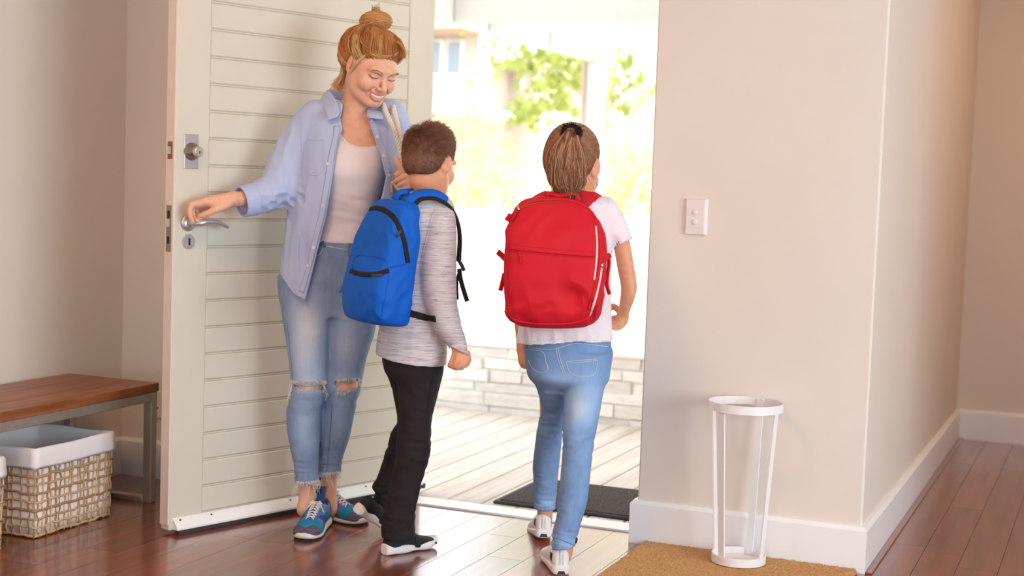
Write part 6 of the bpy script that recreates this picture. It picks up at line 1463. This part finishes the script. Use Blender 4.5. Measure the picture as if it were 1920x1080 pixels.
for nm, L in (('zip_pull', [(974, 472), (976, 480), (977, 486)]), ('zip_loop', [(977, 484), (975, 490), (977, 497), (979, 490), (978, 484)])): ns(nm, L, .0022 if nm == 'zip_loop' else .003, 'canvas_red', rk, .005, .8)
ns('zip_slider', [(971, 387), (973, 391), (974, 395)], .0036, 'silver', rk, .004, .8); ns('zip_tape', [(972, 396), (967, 405), (961, 416)], .0045, 'canvas_red', rk, .006, .4); ns('zip_slider', [(1129, 493), (1127, 498), (1128, 502)], .0034, 'silver', rk, .004, .8)
nf_ = (0, -1, .1)
ribbon_on(G, gsh, 'shoulder_strap', [(1084, 380, -.115), (1096, 371, -.08), (1106, 367, -.04), (1114, 367, .0), (1120, 372, .045), (1122, 384, .08)], .027, 'canvas_red', rk)
ribbon_on(G, gsh, 'shoulder_strap', [(1034, 380, -.115), (1024, 371, -.08), (1014, 368, -.04), (1006, 368, .0), (1000, 374, .045), (998, 386, .08)], .027, 'canvas_red', rk); 0 and ribbon(G, 'shoulder_strap', [(1030, 378, -.115), (1022, 366, -.095), (1012, 362, -.07), (1002, 366, -.045), (994, 374, .0)], .026, (-.15, -.75, .65), 'canvas_red', rk, .2)
ribbon(G, 'carry_loop', [(1018, 376, -.125), (1026, 362, -.135), (1050, 366, -.14), (1075, 362, -.135), (1088, 376, -.125)], .009, (0, -.6, .8), 'canvas_red', rk, .3)
ribbon(G, 'side_tab', [(948, 486, -.14), (940, 478, -.145), (933, 472, -.15)], .009, (.4, -1, .2), 'canvas_red', rk, .3); ribbon(G, 'side_strap', [(946, 512, -.13), (942, 530, -.13), (938, 545, -.13)], .008, (.6, -1, 0), 'canvas_red', rk, .3)
ribbon(G, 'side_strap', [(1137, 480, -.13), (1142, 490, -.12), (1139, 515, -.12), (1138, 535, -.12), (1143, 552, -.12)], .006, (-.4, -1, 0), 'canvas_red', rk, .35); ribbon(G, 'strap_anchor', [(1130, 487, -.15), (1138, 482, -.14), (1144, 478, -.12)], .009, (0, -1, .2), 'canvas_red', rk, .35)
ribbon(G, 'strap_tab', [(958, 402, -.15), (953, 409, -.155), (950, 414, -.155)], .008, (0, -1, .2), 'canvas_red', rk, .35); ribbon(G, 'bottom_tab', [(952, 582, -.16), (947, 586, -.165)], .005, (0, -1, .2), 'canvas_red', rk, .4)

# ================================================================== the tote bag with rope handles on the woman's shoulder
P = W.px
tb_ = W.empty('tote_bag'); tag(tb_, 'tote bag with cream rope handles hanging from the shoulder of the woman', 'bag')
def rope(L, name):
    C = cr([P(*q) for q in L], 14); s_ = np.concatenate([[0], np.cumsum(np.linalg.norm(np.diff(C, axis=0), axis=1))]); n = int(s_[-1]/.0022); u = np.linspace(0, s_[-1], n); C = np.stack([np.interp(u, s_, C[:, j]) for j in range(3)], 1)
    T = np.gradient(C, axis=0); T /= np.linalg.norm(T, axis=1)[:, None]; a = np.cross(T, (0, 1, 0)); a /= np.linalg.norm(a, axis=1)[:, None]; b = np.cross(T, a); mb = MB()
    for k_ in range(3):
        an = u/.034*2*math.pi+k_*2.094; mb.tube(C+.0042*(np.cos(an)[:, None]*a+np.sin(an)[:, None]*b), .0045, 7)
    return mb.build(name, 'rope', tb_, True)
rope([(727, 205, .16), (719, 193, .09), (720, 200, -.005), (728, 219, -.055), (738, 242, -.072), (747, 273, -.072), (754, 298, -.070), (758, 325, -.060), (757, 345, -.05), (756, 375, -.04)], 'rope_handle')
rope([(744, 212, .16), (737, 197, .09), (738, 204, .0), (744, 227, -.045), (750, 256, -.062), (755, 281, -.066), (758, 305, -.062), (763, 330, -.048), (763, 350, -.04), (764, 380, -.035)], 'rope_handle')
bgF = Fld([('add', Loft([(0, 0, 0, .06, .05, .10, 3), (.15, 0, 0, .068, .06, .11, 3), (.30, 0, 0, .06, .045, .10, 3)], P(782, 530, .09)), 0), ('sub', Loft([(.02, 0, 0, .054, .044, .094, 3), (.15, 0, 0, .062, .054, .104, 3), (.32, 0, 0, .054, .04, .094, 3)], P(782, 530, .09)), .002)])
bgm = sdf_mesh('bag_body', bgF, .005, 'bag_dark', tb_)
MB().tube(cr([P(*q) for q in ((734, 362, -.03), (734, 346, -.045), (738, 342, -.05), (744, 352, -.052), (752, 358, -.052), (766, 362, -.045))], 6), .0055, 8, flat=((0, -1, 0), .5)).build('handle_tab', 'bag_cream', tb_, True)
